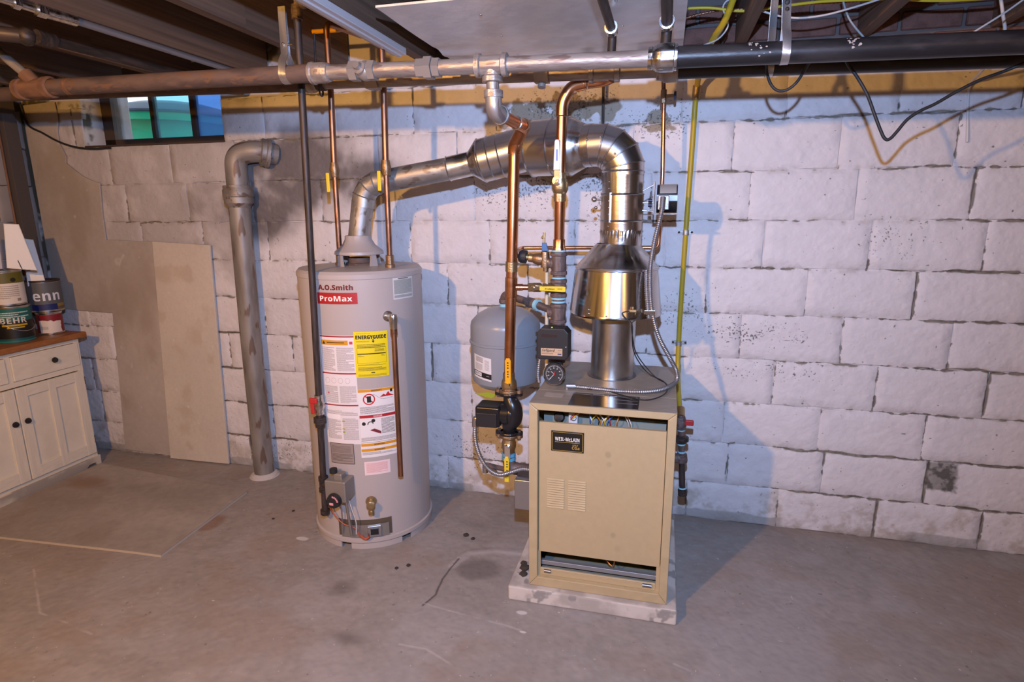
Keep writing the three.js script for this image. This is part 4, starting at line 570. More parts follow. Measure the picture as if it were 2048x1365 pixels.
// gas train on the boiler's right side
{ const t = thing('boiler_gas_pipe', 'short brown iron gas pipe with red valve beside the boiler', 'pipe', [0.122, 0.255, 0.3]), z = 0.3, u = [0.06, -1, 0], X = y => mix(0.124, 0.1, (y - 0.27) / 0.34);
  const L = (pr, y) => lathe(pr, [X(y), y, z], [-0.07, 1, 0], 18);
  obj('upper_nipple', sweep([V(X(0.62), 0.62, z), V(X(0.43), 0.43, z)], 0.0135, 14), M.brownIron, t);
  obj('valve', [L([[0.0135, 0], [0.019, 0.002], [0.022, 0.02], [0.022, 0.035], [0.018, 0.055], [0.0135, 0.056]], 0.555)], M.brownIron, t);
  obj('valve_handle', box(X(0.59) + 0.014, X(0.59) + 0.05, 0.58, 0.604, z + 0.006, z + 0.02, 0.005), M.red, t, 'red valve handle');
  obj('union', [L([[0.0135, 0], [0.021, 0.002], [0.024, 0.008], [0.03, 0.01], [0.03, 0.026], [0.02, 0.03], [0.0135, 0.036]], 0.495)], M.blackIron, t);
  obj('elbow', [L([[0, 0], [0.022, 0], [0.024, 0.01], [0.022, 0.035], [0.0135, 0.036]], 0.41), rod([X(0.42), 0.428, z], [0.06, 0.426, z + 0.01], 0.021)], M.brownIron, t);
  obj('drip_leg', [sweep([V(X(0.27), 0.275, z), V(X(0.42), 0.42, z)], 0.0125, 14), L([[0, 0], [0.019, 0.001], [0.019, 0.026], [0.0125, 0.028]], 0.258)], M.blackIron, t);
  for (const [y, r] of [[0.55, 0.0165], [0.487, 0.017], [0.452, 0.0165], [0.288, 0.0165]]) obj('thread_tape', L([[r - 0.003, 0], [r, 0.001], [r, 0.006], [r - 0.003, 0.007]], y), M.tape, t); }
// yellow gas tubing down the wall
{ const t = thing('gas_tubing', 'yellow flexible gas tubing clamped down the white block wall', 'pipe', [0.09, 0.6, 0.03]);
  obj('tube', sweep(curve([[0.205, 2.2, 0.5], [0.186, 2.151, 0.45], [0.164, 2.091, 0.4], [0.132, 2.055, 0.3], [0.104, 2.0, 0.14], [0.096, 1.93, 0.045], [0.092, 1.7, 0.026], [0.086, 1.36, 0.024], [0.082, 0.86, 0.024], [0.086, 0.72, 0.06], [0.095, 0.63, 0.22], [0.099, 0.612, 0.3]], 90), 0.0112, 12), M.csst, t);
  for (const g of [rod([0.0965, 1.95, 0.052], [0.095, 1.9, 0.04], 0.016), rod([0.099, 0.635, 0.26], [0.1, 0.61, 0.3], 0.016)]) obj('end_fitting', g, M.brass, t);
  for (const y of [1.358, 0.863]) { const g = obj('clamp', [box(0.052, 0.118, y - 0.009, y + 0.009, 0.001, 0.004), lathe([[0.0118, -0.009], [0.0132, -0.009], [0.0132, 0.009], [0.0118, 0.009]], [0.0865 - (y < 1 ? 0.004 : 0), y, 0.024], [0, 1, 0], 16)], M.oldZinc, t); obj('clamp_screw', [0.058, 0.112].map(x => new THREE.SphereGeometry(0.005, 8, 6).translate(x, y, 0.005)), M.blackIron, g); } }

// ---------------------------------------------------------------- cast iron drain stack
{ const z = 0.085, t = thing('drain_stack', 'grey painted cast iron drain pipe with bell and elbow', 'pipe', [-2.14, 0, z]);
  obj('stack', sweep([V(-2.136, 0.02, z), V(-2.13, 0.8, z + 0.002), V(-2.116, 1.5, z)], 0.053, 32), M.castIron, t);
  obj('bell', lathe([[0.053, -0.01], [0.058, 0], [0.07, 0.012], [0.07, 0.04], [0.074, 0.045], [0.074, 0.075], [0.07, 0.082], [0.07, 0.098], [0.056, 0.1]], [-2.115, 1.49, z], [0, 1, 0], 36), M.castIron, t);
  obj('elbow', sweep(bent([[-2.114, 1.56, z], [-2.11, 1.74, z], [-2.0, 1.758, z - 0.025], [-1.94, 1.742, -0.01]], 0.1, 12), 0.053, 32), M.castIron, t);
  obj('wall_hub', lathe([[0.055, 0], [0.071, 0.003], [0.072, 0.02], [0.068, 0.024], [0.068, 0.045], [0.054, 0.05]], [-1.958, 1.7445, 0.012], [-0.66, 0.15, 0.62], 32), M.castIron, t);
  obj('floor_collar', lathe([[0.08, 0], [0.072, 0.012], [0.055, 0.022], [0.05, 0.02]], [-2.136, 0, z], [0, 1, 0], 28), mat([0.55, 0.52, 0.5], 0.9, 0, { bumpMap: grain, bumpScale: 0.006 }), t, 'rough white cement collar'); }

// ---------------------------------------------------------------- expansion tank
{ const c = [-0.656, 0, 0.3], r = 0.152, t = thing('expansion_tank', 'grey domed expansion tank with white label behind copper riser', 'tank', [c[0], 0.69, c[2]]);
  const body = obj('shell', lathe([[0, 0.69], [0.07, 0.692], [0.12, 0.705], [0.146, 0.73], [r, 0.76], [r, 0.896], [r + 0.005, 0.899], [r + 0.005, 0.907], [r, 0.91], [r, 0.97], [0.148, 0.99], [0.12, 1.02], [0.08, 1.042], [0.035, 1.052], [0, 1.054]], c, [0, 1, 0], 56, 0.6), M.grayTank, t);
  const lab = canvasTex(400, 480, (g, w, h) => { g.fillStyle = '#dcdada'; g.fillRect(0, 0, w, h); g.fillStyle = '#1b1c24'; g.fillRect(0, 330, w, 110); g.fillStyle = '#e6e4e2'; g.font = 'bold 62px sans-serif'; g.textAlign = 'left'; g.save(); g.translate(28, 408); g.fillRect(-6, -62, 176, 78); g.fillStyle = '#1b1c24'; g.scale(0.72, 1); g.fillText('WATTS', 6, 0); g.restore(); microtext(g, 60, 30, 170, 110, 22, '#3d3a3a', 3); microtext(g, 40, 170, 180, 120, 17, '#8b8785', 4); microtext(g, 270, 60, 90, 210, 24, '#9b9795', 5); g.fillStyle = '#bdbab8'; g.fillRect(300, 380, 60, 10); });
  const a0 = -45, a1 = -8, pos = [], nor = [], uv = [], idx = []; for (let i = 0; i <= 10; i++) { const a = mix(a0, a1, i / 10) * Math.PI / 180; for (const j of [0, 1]) { pos.push(c[0] + (r + 0.0012) * Math.sin(a), (j ? 0.865 : 0.765) - 0.012 * (i / 10), c[2] + (r + 0.0012) * Math.cos(a)); nor.push(Math.sin(a), 0, Math.cos(a)); uv.push(i / 10, j); } } for (let i = 0; i < 10; i++) idx.push(2 * i, 2 * i + 2, 2 * i + 1, 2 * i + 1, 2 * i + 2, 2 * i + 3);
  const g = new THREE.BufferGeometry(); g.setAttribute('position', new THREE.Float32BufferAttribute(pos, 3)); g.setAttribute('normal', new THREE.Float32BufferAttribute(nor, 3)); g.setAttribute('uv', new THREE.Float32BufferAttribute(uv, 2)); g.setIndex(idx);
  obj('label', g, paper(lab), body, 'white and black printed label');
  obj('hang_tag', extrude([[-0.05, 0], [0.03, -0.02], [0.05, 0.0], [0.01, 0.012]], 0.0015).rotateX(-0.9).translate(-0.71, 0.69, 0.43), mat([0.33, 0.38, 0.03], 0.5), t, 'green hanging tag'); }
{ const t = thing('expansion_pipe', 'brown iron pipe joining the expansion tank to the tee stack', 'pipe', [-0.52, 1.04, 0.38]);
  obj('elbow', [sweep(bent([[-0.656, 1.056, 0.3], [-0.656, 1.1, 0.3], [-0.61, 1.1, 0.332]], 0.03, 8), 0.022, 18), lathe([[0.022, 0], [0.026, 0.001], [0.026, 0.016], [0.022, 0.017]], [-0.656, 1.068, 0.3], [0, 1, 0], 18)], M.brownIron, t);
  obj('run', sweep([V(-0.63, 1.1, 0.318), V(-0.51, 1.085, 0.4), V(-0.41, 1.068, 0.465)], 0.0155, 16), M.brownIron, t);
  obj('coupling', rod([-0.535, 1.0875, 0.382], [-0.49, 1.082, 0.414], 0.021), M.brownIron, t);
  for (const g of [rod([-0.496, 1.083, 0.41], [-0.483, 1.081, 0.419], 0.0225), rod([-0.656, 1.05, 0.3], [-0.656, 1.064, 0.3], 0.024)]) obj('thread_tape', g, M.tape, t); }

// ---------------------------------------------------------------- supply: copper riser, valves, circulator
const elbowFit = (p, d, r) => lathe([[r - 0.002, -0.004], [r + 0.0028, 0], [r + 0.0028, 0.03], [r - 0.002, 0.034]], p, d, 18);
{ const r = 0.0208, t = thing('supply_riser', 'bright copper riser from pump up to the silver main', 'pipe', [-0.583, 0.79, 0.52]);
  const lo = [-0.583, 0.79, 0.52], hi = [-0.556, 1.68, 0.52];
  obj('vertical_pipe', sweep(bent([lo, [-0.5545, 1.69, 0.522], [-0.505, 1.745, 0.575]], 0.045, 8), r, 22), M.copper, t);
  obj('upper_elbow', [sweep(bent([[-0.5555, 1.66, 0.52], [-0.5545, 1.692, 0.523], [-0.508, 1.744, 0.572], [-0.5, 1.752, 0.6]], 0.03, 8), r + 0.0028, 20)], M.copper, t);
  obj('diagonal_pipe', [sweep([V(-0.505, 1.748, 0.585), V(-0.546, 1.764, 0.76)], r, 20), rod([-0.503, 1.7475, 0.575], [-0.518, 1.753, 0.64], r + 0.0028)], M.copper, t);
  obj('solder_ring', [lathe([[r, -0.002], [r + 0.003, 0], [r, 0.002]], [-0.5558, 1.658, 0.52], [0.03, 1, 0], 20), lathe([[r, -0.002], [r + 0.003, 0], [r, 0.002]], [-0.518, 1.753, 0.641], [-0.23, 0.09, 1], 20)], M.steel, t);
  const ty = 1.165, tx = -0.5715;
  obj('tee', [lathe([[r, -0.04], [r + 0.003, -0.038], [r + 0.003, 0.038], [r, 0.04]], [tx, ty, 0.52], [0.03, 1, 0], 20), rod([tx, ty, 0.52], [tx + 0.045, ty, 0.512], 0.0135)], M.copper, t);
  obj('upper_coupling', lathe([[r, 0], [r + 0.0025, 0.001], [r + 0.0025, 0.038], [r, 0.04]], [-0.57, 1.225, 0.52], [0.03, 1, 0], 20), M.brass, t);
}
{ const t = thing('bypass_valve', 'brass bypass valve with yellow lettered lever between copper riser and tee stack', 'valve', [-0.48, 1.165, 0.5]);
  const dir = [1, -0.004, -0.18], at = s => add([-0.53, 1.165, 0.512], dir, s);
  obj('feed_pipe', rod(at(-0.005), at(0.03), 0.011), M.copper, t);
  obj('valve_body', [hexagon(0.019, 0.02, at(0.024), dir), lathe([[0.014, 0.04], [0.018, 0.045], [0.018, 0.07], [0.014, 0.078]], at(0), dir, 16), hexagon(0.017, 0.016, at(0.078), dir), rod(at(0.09), at(0.125), 0.0125)], M.brass, t);
  obj('stem_nut', [hexagon(0.012, 0.012, add(at(0.05), [0, 0.0, 0.016]), [0, 0, 1]), rod(add(at(0.05), [0, 0, 0.02]), add(at(0.05), [0, 0, 0.034]), 0.005)], M.chrome, t);
  obj('lever_handle', [extrude([[0, -0.008], [0.03, -0.009], [0.09, -0.011], [0.1, -0.01], [0.1, 0.008], [0.09, 0.01], [0.03, 0.009], [0, 0.008]], 0.005, 0.001).translate(-0.455, 1.165, 0.532)], M.yellow, t, 'yellow lettered lever');
  obj('lever_arm', box(-0.488, -0.45, 1.158, 1.172, 0.529, 0.533), M.chrome, t);
  obj('lever_print', new THREE.PlaneGeometry(0.08, 0.015).translate(-0.402, 1.165, 0.5374), paper(canvasTex(512, 96, (g, w, h) => { g.fillStyle = '#e8cb1a'; g.fillRect(0, 0, w, h); g.fillStyle = '#1c1a14'; g.font = 'bold 66px sans-serif'; g.textBaseline = 'middle'; g.fillText('ProMax', 50, 52); microtext(g, 360, 26, 120, 44, 22, '#5c5210', 3); })), t); }
function flange(y, up) { return [lathe([[0.02, 0], [0.04, 0], [0.042, 0.003], [0.042, 0.009], [0.04, 0.012], [0.02, 0.012]], [-0.584, y, 0.52], [0, 1, 0], 28), ...[-1, 1].map(s => lathe([[0, 0], [0.016, 0], [0.016, 0.012], [0, 0.012]], [-0.584 + s * 0.042, y, 0.52], [0, 1, 0], 16))]; }
{ const t = thing('circulator_pump', 'black circulator pump bolted between bronze flanges left of boiler', 'pump', [-0.584, 0.545, 0.52]);
  obj('upper_flange', [...flange(0.738), lathe([[0.03, 0], [0.026, 0.012], [0.022, 0.014]], [-0.584, 0.749, 0.52], [0, 1, 0], 24)], M.bronze, t); obj('lower_flange', flange(0.546), M.bronze, t);
  obj('pump_flange', flange(0.726), M.blackGloss, t); obj('pump_flange', flange(0.558), M.blackGloss, t);
  obj('volute', [sweep(curve([[-0.584, 0.73, 0.52], [-0.578, 0.705, 0.522], [-0.566, 0.675, 0.525], [-0.565, 0.63, 0.525], [-0.58, 0.6, 0.522], [-0.584, 0.565, 0.52]], 24), s => 0.022 + 0.016 * Math.sin(clamp(s / 0.18) * Math.PI), 24), aim(new THREE.CylinderGeometry(0.046, 0.042, 0.035, 32), V(-0.598, 0.645, 0.525), V(1, 0, 0)), new THREE.SphereGeometry(0.046, 24, 16).scale(0.8, 1, 0.9).translate(-0.575, 0.645, 0.525)], M.blackGloss, t);
  const mo = obj('motor', [box(-0.715, -0.61, 0.597, 0.685, 0.475, 0.572, 0.012)], M.blackGloss, t);
  obj('motor_cover', [box(-0.708, -0.62, 0.6, 0.66, 0.568, 0.58, 0.004), box(-0.708, -0.62, 0.6515, 0.655, 0.579, 0.5815)], M.black, mo);
  obj('bolt', [...[-1, 1].flatMap(s => [0.715, 0.749, 0.535, 0.569].map(y => hexagon(0.0085, 0.009, [-0.584 + s * 0.042, y, 0.52], [0, 1, 0])))], M.steel, t); }
for (const [y0, x, hy0, hy1, lab, tw] of [[0.752, -0.583, 0.785, 0.888, 'brass isolation valve with raised orange lever above the pump', 1], [0.475, -0.586, 0.36, 0.47, 'brass isolation valve with hanging yellow lever below the pump', -1]]) {
  const t = thing('isolation_valve', lab, 'valve', [x, y0, 0.52]);
  obj('body', tw > 0 ? [lathe([[0.02, 0], [0.03, 0.002], [0.032, 0.012], [0.03, 0.032], [0.024, 0.044], [0.024, 0.066], [0.021, 0.068]], [x, y0, 0.52], [0, 1, 0], 24)] : [lathe([[0.02, 0], [0.025, 0.001], [0.026, 0.014], [0.03, 0.026], [0.03, 0.045], [0.026, 0.056], [0.026, 0.07], [0.02, 0.072]], [x, y0, 0.52], [0, 1, 0], 24)], M.brass, t);
  const sy = tw > 0 ? 0.778 : 0.513;
  obj('stem_nut', [rod([x + 0.003, sy, 0.545], [x + 0.003, sy, 0.564], 0.007), hexagon(0.01, 0.007, [x + 0.003, sy, 0.558], [0, 0, 1])], M.chrome, t);
  obj('lever_plate', [box(x - 0.01, x + 0.014, Math.min(sy - 0.014, hy1 - 0.01), Math.max(sy + 0.012, hy0 + 0.005), 0.551, 0.5545, 0.001)], M.chrome, t);
  obj('lever_handle', extrude([[-0.011, hy0], [0.011, hy0], [0.012, hy0 + 0.02], [0.012, hy1 - 0.01], [0.007, hy1], [-0.007, hy1], [-0.012, hy1 - 0.01], [-0.012, hy0 + 0.02]].map(([a, b]) => [a * (tw > 0 ? 1 : 0.85), b]), 0.007, 0.002).translate(x + (tw > 0 ? 0.006 : 0), 0, 0.553), tw > 0 ? M.orange : M.yellow, t);
  obj('lever_print', [0.25, 0.35, 0.45, 0.6, 0.7, 0.8].map(k => box(x - 0.001 + (tw > 0 ? 0.004 : 0), x + 0.005 + (tw > 0 ? 0.004 : 0), mix(hy0, hy1, k), mix(hy0, hy1, k + 0.05), 0.5598, 0.5604)), M.black, t);
}
{ const t = thing('return_piping', 'brown iron tee and nipples entering the lower left boiler side', 'pipe', [-0.586, 0.38, 0.52]);
  obj('elbow', [sweep(bent([[-0.586, 0.48, 0.52], [-0.586, 0.405, 0.52], [-0.5, 0.4, 0.51]], 0.045, 8), 0.026, 20)], M.brownIron, t);
  obj('nipple', sweep([V(-0.53, 0.4, 0.512), V(-0.43, 0.4, 0.505)], 0.021, 18), M.brownIron, t);
  for (const y of [0.462, 0.444]) obj('thread_tape', rod([-0.586, y, 0.52], [-0.586, y + 0.014, 0.52], 0.028), mat([0.1, 0.4, 0.62], 0.7), t, 'blue thread tape'); }
{ const t = thing('drain_cock', 'small dark drain cock behind the looping pump conduit', 'valve', [-0.69, 0.35, 0.45]);
  obj('pipe', sweep([V(-0.59, 0.385, 0.5), V(-0.7, 0.375, 0.45)], 0.011, 14), M.brownIron, t);
  obj('spout', [sweep(bent([[-0.69, 0.376, 0.455], [-0.715, 0.372, 0.44], [-0.715, 0.335, 0.44]], 0.015, 5), 0.0125, 14)], M.steel, t);
  obj('handle', [lathe([[0, 0], [0.016, 0], [0.017, 0.005], [0, 0.007]], [-0.665, 0.36, 0.475], [0, -0.3, 1], 10), rod([-0.66, 0.375, 0.465], [-0.665, 0.36, 0.48], 0.006)], M.brass, t); }
{ const t = thing('pump_conduit', 'ribbed metal conduit looping from pump motor to junction box', 'conduit', [-0.7, 0.4, 0.56]);
  obj('tube', flex([[-0.716, 0.6, 0.565], [-0.718, 0.56, 0.565], [-0.712, 0.51, 0.565], [-0.69, 0.45, 0.565], [-0.655, 0.415, 0.575], [-0.61, 0.405, 0.59], [-0.56, 0.425, 0.6], [-0.51, 0.446, 0.6], [-0.47, 0.444, 0.6]], 0.0085, 0.42), M.flexMetal, t);
  obj('connector', [sweep(bent([[-0.7, 0.628, 0.565], [-0.716, 0.63, 0.565], [-0.7165, 0.595, 0.565]], 0.015, 5), 0.0125, 14)], M.steel, t); }

// ---------------------------------------------------------------- return: copper riser, tee stack, low water cut-off, gauge
{ const r = 0.0195, t = thing('return_riser', 'copper riser with white handled valve crossing the big vent', 'pipe', [-0.393, 1.3, 0.47]);
  obj('lower_pipe', sweep([V(-0.393, 1.335, 0.47), V(-0.389, 1.53, 0.485)], r, 20), M.copper, t);
  obj('upper_pipe', sweep([V(-0.388, 1.57, 0.488), V(-0.382, 1.83, 0.5)], r, 20), M.copper, t);
  obj('upper_elbow', [sweep(bent([[-0.383, 1.79, 0.5], [-0.382, 1.835, 0.5], [-0.35, 1.885, 0.505], [-0.3, 1.893, 0.51]], 0.03, 8), r + 0.0025, 20)], M.copper, t);
  obj('horizontal_pipe', sweep(bent([[-0.32, 1.892, 0.508], [-0.23, 1.896, 0.515], [-0.2, 1.9, 0.55]], 0.03, 6), r, 18), M.copper, t);
  obj('solder_ring', [lathe([[r, -0.002], [r + 0.003, 0], [r, 0.002]], [-0.383, 1.788, 0.499], [0.02, 1, 0], 20), lathe([[r, -0.002], [r + 0.003, 0], [r, 0.002]], [-0.29, 1.893, 0.511], [1, 0, 0], 20)], M.steel, t);
  obj('valve_body', lathe([[0.02, 0], [0.023, 0.001], [0.023, 0.03], [0.026, 0.033], [0.031, 0.046], [0.031, 0.066], [0.026, 0.08], [0.0235, 0.084], [0.0235, 0.105], [0.02, 0.106]], [-0.39, 1.488, 0.483], [0.02, 1, 0.06], 22), M.brass, t);
  obj('valve_handle', extrude([[-0.013, 1.6], [0.011, 1.6], [0.012, 1.63], [0.008, 1.7], [0.004, 1.706], [-0.006, 1.706], [-0.009, 1.7], [-0.012, 1.64]], 0.008, 0.002).translate(-0.394, 0, 0.52), M.whitePlastic, t, 'white lever handle');
  obj('handle_print', box(-0.397, -0.391, 1.632, 1.672, 0.5275, 0.5285), mat([0.15, 0.25, 0.55], 0.5), t);
  obj('handle_hub', [lathe([[0, 0], [0.017, 0], [0.017, 0.006], [0, 0.008]], [-0.395, 1.562, 0.515], [0, 0, 1], 20), box(-0.405, -0.385, 1.565, 1.605, 0.516, 0.521)], M.chrome, t);
  obj('hub_nut', lathe([[0.003, 0], [0.007, 0], [0.006, 0.003], [0.003, 0.003]], [-0.395, 1.562, 0.5225], [0, 0, 1], 14), M.copper, t);
  obj('adapter', lathe([[0.0195, 0.045], [0.023, 0.044], [0.023, 0.018], [0.027, 0.008], [0.027, 0]], [-0.393, 1.303, 0.47], [0, 1, 0], 22), M.copper, t); }
{ const X = -0.393, Z = 0.47, t = thing('tee_stack', 'stack of dark iron tees with blue thread tape above boiler', 'pipe', [X, 0.79, Z]);
  const tee = (y0, y1) => lathe([[0.024, 0], [0.032, 0.001], [0.033, 0.006], [0.032, 0.014], [0.0285, 0.016], [0.0285, y1 - y0 - 0.016], [0.032, y1 - y0 - 0.014], [0.033, y1 - y0 - 0.006], [0.032, y1 - y0 - 0.001], [0.024, y1 - y0]], [X, y0, Z], [0, 1, 0], 24);
  for (const [a, b] of [[1.212, 1.3], [1.125, 1.195], [1.022, 1.1]]) obj('tee', [tee(a, b), rod([X, (a + b) / 2, Z], [X - 0.04, (a + b) / 2, Z - 0.004 + (b < 1.11 ? -0.004 : 0)], 0.02)], M.brownIron, t);
  obj('nipple', sweep([V(X, 0.985, Z), V(X, 1.29, Z)], 0.0235, 18), M.brownIron, t);
  obj('lower_nipple', [sweep([V(X - 0.006, 0.785, Z), V(X - 0.004, 0.9, Z)], 0.026, 18), lathe([[0.026, 0], [0.034, 0.001], [0.034, 0.028], [0.026, 0.03]], [X - 0.004, 0.862, Z], [0, 1, 0], 20), lathe([[0.026, 0], [0.034, 0.001], [0.034, 0.014], [0.026, 0.016]], [X - 0.006, 0.791, Z], [0, 1, 0], 20)], M.blackIron, t);
  for (const y of [1.3, 1.196, 1.1025, 1.116]) obj('thread_tape', lathe([[0.022, 0], [0.0285, 0.001], [0.0285, 0.007], [0.022, 0.008]], [X, y, Z], [0, 1, 0], 20), M.tape, t, 'pale blue thread tape'); }
{ const t = thing('water_cutoff', 'black low water cut-off box with tan label on the tee stack', 'control box', [-0.4, 0.89, 0.52]);
  const o = [[-0.459, 0.905], [-0.45, 0.896], [-0.348, 0.896], [-0.336, 0.908], [-0.336, 1.0], [-0.352, 1.018], [-0.442, 1.018], [-0.459, 1.0]];
  obj('enclosure', extrude(o, 0.075, 0.004).translate(0, 0, 0.495), M.black, t);
  for (const y of [0.925, 0.985]) obj('hinge', box(-0.464, -0.457, y, y + 0.014, 0.55, 0.565), M.black, t);
  obj('recess', box(-0.44, -0.38, 0.984, 0.996, 0.5695, 0.5704, 0.0004), mat([0.03, 0.015, 0.015], 0.4), t);
  obj('label', new THREE.PlaneGeometry(0.083, 0.029).translate(-0.4, 0.9265, 0.5706), paper(canvasTex(512, 180, (g, w, h) => { g.fillStyle = '#c9ab8a'; g.fillRect(0, 0, w, h); g.fillStyle = '#17130f'; g.font = 'italic bold 84px sans-serif'; g.fillText('Safgard', 18, 80); g.fillStyle = '#5f4b38'; g.fillRect(18, 92, 470, 4); microtext(g, 22, 120, 270, 30, 15, '#3c2f24', 3); g.fillStyle = '#4a4f74'; g.fillRect(400, 118, 90, 34); microtext(g, 400, 34, 90, 20, 16, '#6b5642', 4); })), t, 'tan printed label');
  obj('status_light', new THREE.SphereGeometry(0.0035, 8, 6).translate(-0.402, 1.019, 0.555), mat([0.4, 0.7, 0.05], 0.3, 0, { emissive: lin(0.4, 0.8, 0.05), emissiveIntensity: 0.5 }), t);
  obj('probe_body', rod([-0.398, 0.95, 0.46], [-0.398, 0.95, 0.5], 0.026), M.brownIron, t);
  obj('cover_screw', [new THREE.SphereGeometry(0.004, 8, 6).translate(-0.345, 0.948, 0.57)], M.steel, t); }
{ const c = [-0.39, 0.838, 0.56], t = thing('pressure_gauge', 'round black faced pressure gauge with chrome rim below control box', 'gauge', [c[0], 0.8, c[2] - 0.03]), d = [0.0, 0.08, 1];
  obj('case', lathe([[0, -0.028], [0.038, -0.028], [0.041, -0.024], [0.041, 0], [0.044, 0.001], [0.0445, 0.006], [0.041, 0.009], [0.0395, 0.006], [0.039, 0.003]], c, d, 40), M.chrome, t);
  obj('face', lathe([[0, 0.003], [0.0395, 0.003]], c, d, 40), M.black, t, 'black dial face');
  const dn = V(...d).normalize(), q = new THREE.Quaternion().setFromUnitVectors(V(0, 0, 1), dn), F = g => g.applyQuaternion(q).translate(c[0] + dn.x * 0.0036, c[1] + dn.y * 0.0036, c[2] + dn.z * 0.0036);
  const marks = []; for (let k = 0; k < 34; k++) { const a = (-140 + k * 8.4) * Math.PI / 180, L = k % 4 === 0 ? 0.006 : 0.0028; marks.push(F(box(-0.0006, 0.0006, 0.033 - L, 0.034, 0, 0.0004).rotateZ(-a))); if (k % 4 === 0) marks.push(F(box(-0.002, 0.002, -0.0014, 0.0014, 0, 0.0004).translate(0.023 * Math.sin(a), 0.023 * Math.cos(a), 0))); }
  obj('scale_marks', marks, mat([0.7, 0.7, 0.68], 0.5), t);
  obj('needle', [F(box(-0.0008, 0.0008, 0, 0.028, 0.001, 0.0016).rotateZ(2.45)), F(box(-0.0008, 0.0008, 0, 0.016, 0.001, 0.0016).rotateZ(0.95))], mat([0.75, 0.73, 0.7], 0.4), t);
  obj('set_hand', [F(box(-0.0008, 0.0008, -0.006, 0.012, 0.0018, 0.0024).rotateZ(-0.3)), F(new THREE.CylinderGeometry(0.003, 0.003, 0.003, 12).rotateX(Math.PI / 2).translate(0, 0, 0.002))], mat([0.6, 0.02, 0.02], 0.4), t);
  obj('stem', rod([-0.395, 0.835, 0.49], [-0.391, 0.838, 0.535], 0.012), M.brass, t); }
single('cutoff_conduit', [flex([[-0.45, 0.9, 0.535], [-0.456, 0.87, 0.535], [-0.459, 0.82, 0.54], [-0.452, 0.793, 0.55]], 0.007, 0.12), rod([-0.43, 0.893, 0.535], [-0.45, 0.893, 0.535], 0.009)], M.flexMetal, 'short ribbed conduit beside the pressure gauge', 'conduit');
// fill valve assembly
{ const t = thing('fill_valve', 'brass water feed regulator with blue lever left of tee stack', 'valve', [-0.47, 1.28, 0.46]);
  obj('body', [rod([-0.43, 1.26, 0.47], [-0.46, 1.27, 0.468], 0.017), lathe([[0.016, 0], [0.022, 0.005], [0.024, 0.02], [0.019, 0.04], [0.016, 0.045]], [-0.452, 1.268, 0.468], [-1, 0.15, 0], 18), lathe([[0, -0.03], [0.017, -0.03], [0.019, -0.01], [0.016, 0.03], [0, 0.034]], [-0.447, 1.27, 0.47], [0, 1, 0], 18)], M.bronze, t);
  obj('bonnet', lathe([[0.014, 0], [0.017, 0.004], [0.017, 0.018], [0.012, 0.022], [0.012, 0.03], [0, 0.03]], [-0.493, 1.274, 0.468], [-1, 0.15, 0], 18), M.brass, t);
  obj('cap', lathe([[0.013, 0], [0.026, 0.001], [0.026, 0.022], [0.02, 0.03], [0, 0.03]], [-0.521, 1.279, 0.468], [-1, 0.1, 0], 20), M.rubber, t, 'black round cap');
  obj('blue_lever', [extrude([[-0.012, 0], [0.014, 0], [0.004, 0.032], [-0.012, 0.032]], 0.012, 0.002).translate(-0.446, 1.303, 0.47)], M.blueHandle, t, 'blue lever');
  obj('stem', [rod([-0.452, 1.33, 0.47], [-0.452, 1.373, 0.465], 0.0045), rod([-0.462, 1.35, 0.465], [-0.456, 1.36, 0.465], 0.004)], M.brass, t);
  obj('inlet', pipe([[-0.546, 1.28, 0.468], [-0.575, 1.285, 0.45], [-0.6, 1.293, 0.3]], 0.009, 0.02, 10), M.copperDull, t);
  obj('outlet', rod([-0.445, 1.225, 0.468], [-0.445, 1.245, 0.468], 0.01), M.bronze, t); }
single('relief_tube', [rod([-0.446, 1.03, 0.435], [-0.446, 1.235, 0.44], 0.0072), rod([-0.446, 0.8, 0.43], [-0.446, 1.03, 0.435], 0.0072)], mat([0.66, 0.58, 0.44], 0.5), 'thin cream plastic tube behind the iron tees', 'pipe');
{ const t = thing('makeup_line', 'thin copper line running behind the vent to the right riser', 'pipe', [-0.3, 1.28, 0.2]);
  obj('horizontal_run', pipe([[-0.602, 1.293, 0.31], [-0.606, 1.296, 0.2], [-0.025, 1.303, 0.2], [-0.022, 1.6, 0.2], [-0.03, 1.87, 0.2]], 0.0082, 0.02, 12), M.copper, t);
  obj('upper_run', pipe([[-0.033, 1.91, 0.2], [-0.04, 2.02, 0.2], [-0.05, 2.25, 0.2]], 0.0082, 0.02, 12), M.copperDull, t);
  obj('valve_body', [lathe([[0.009, 0], [0.012, 0.002], [0.012, 0.05], [0.009, 0.052]], [-0.032, 1.862, 0.2], [0, 1, 0], 14), rod([-0.032, 1.888, 0.2], [0.01, 1.888, 0.205], 0.0075)], M.bronze, t);
  obj('valve_wheel', lathe([[0.004, 0], [0.016, 0], [0.018, 0.004], [0.016, 0.008], [0.004, 0.006]], [0.008, 1.888, 0.205], [1, 0, 0.1], 12), mat([0.03, 0.06, 0.09], 0.5), t); }
single('wall_tube', rod([-0.281, 1.7, 0.035], [-0.287, 2.1, 0.035], 0.0062), M.blackIron, 'thin dark tube rising on wall behind the vent elbow', 'pipe');

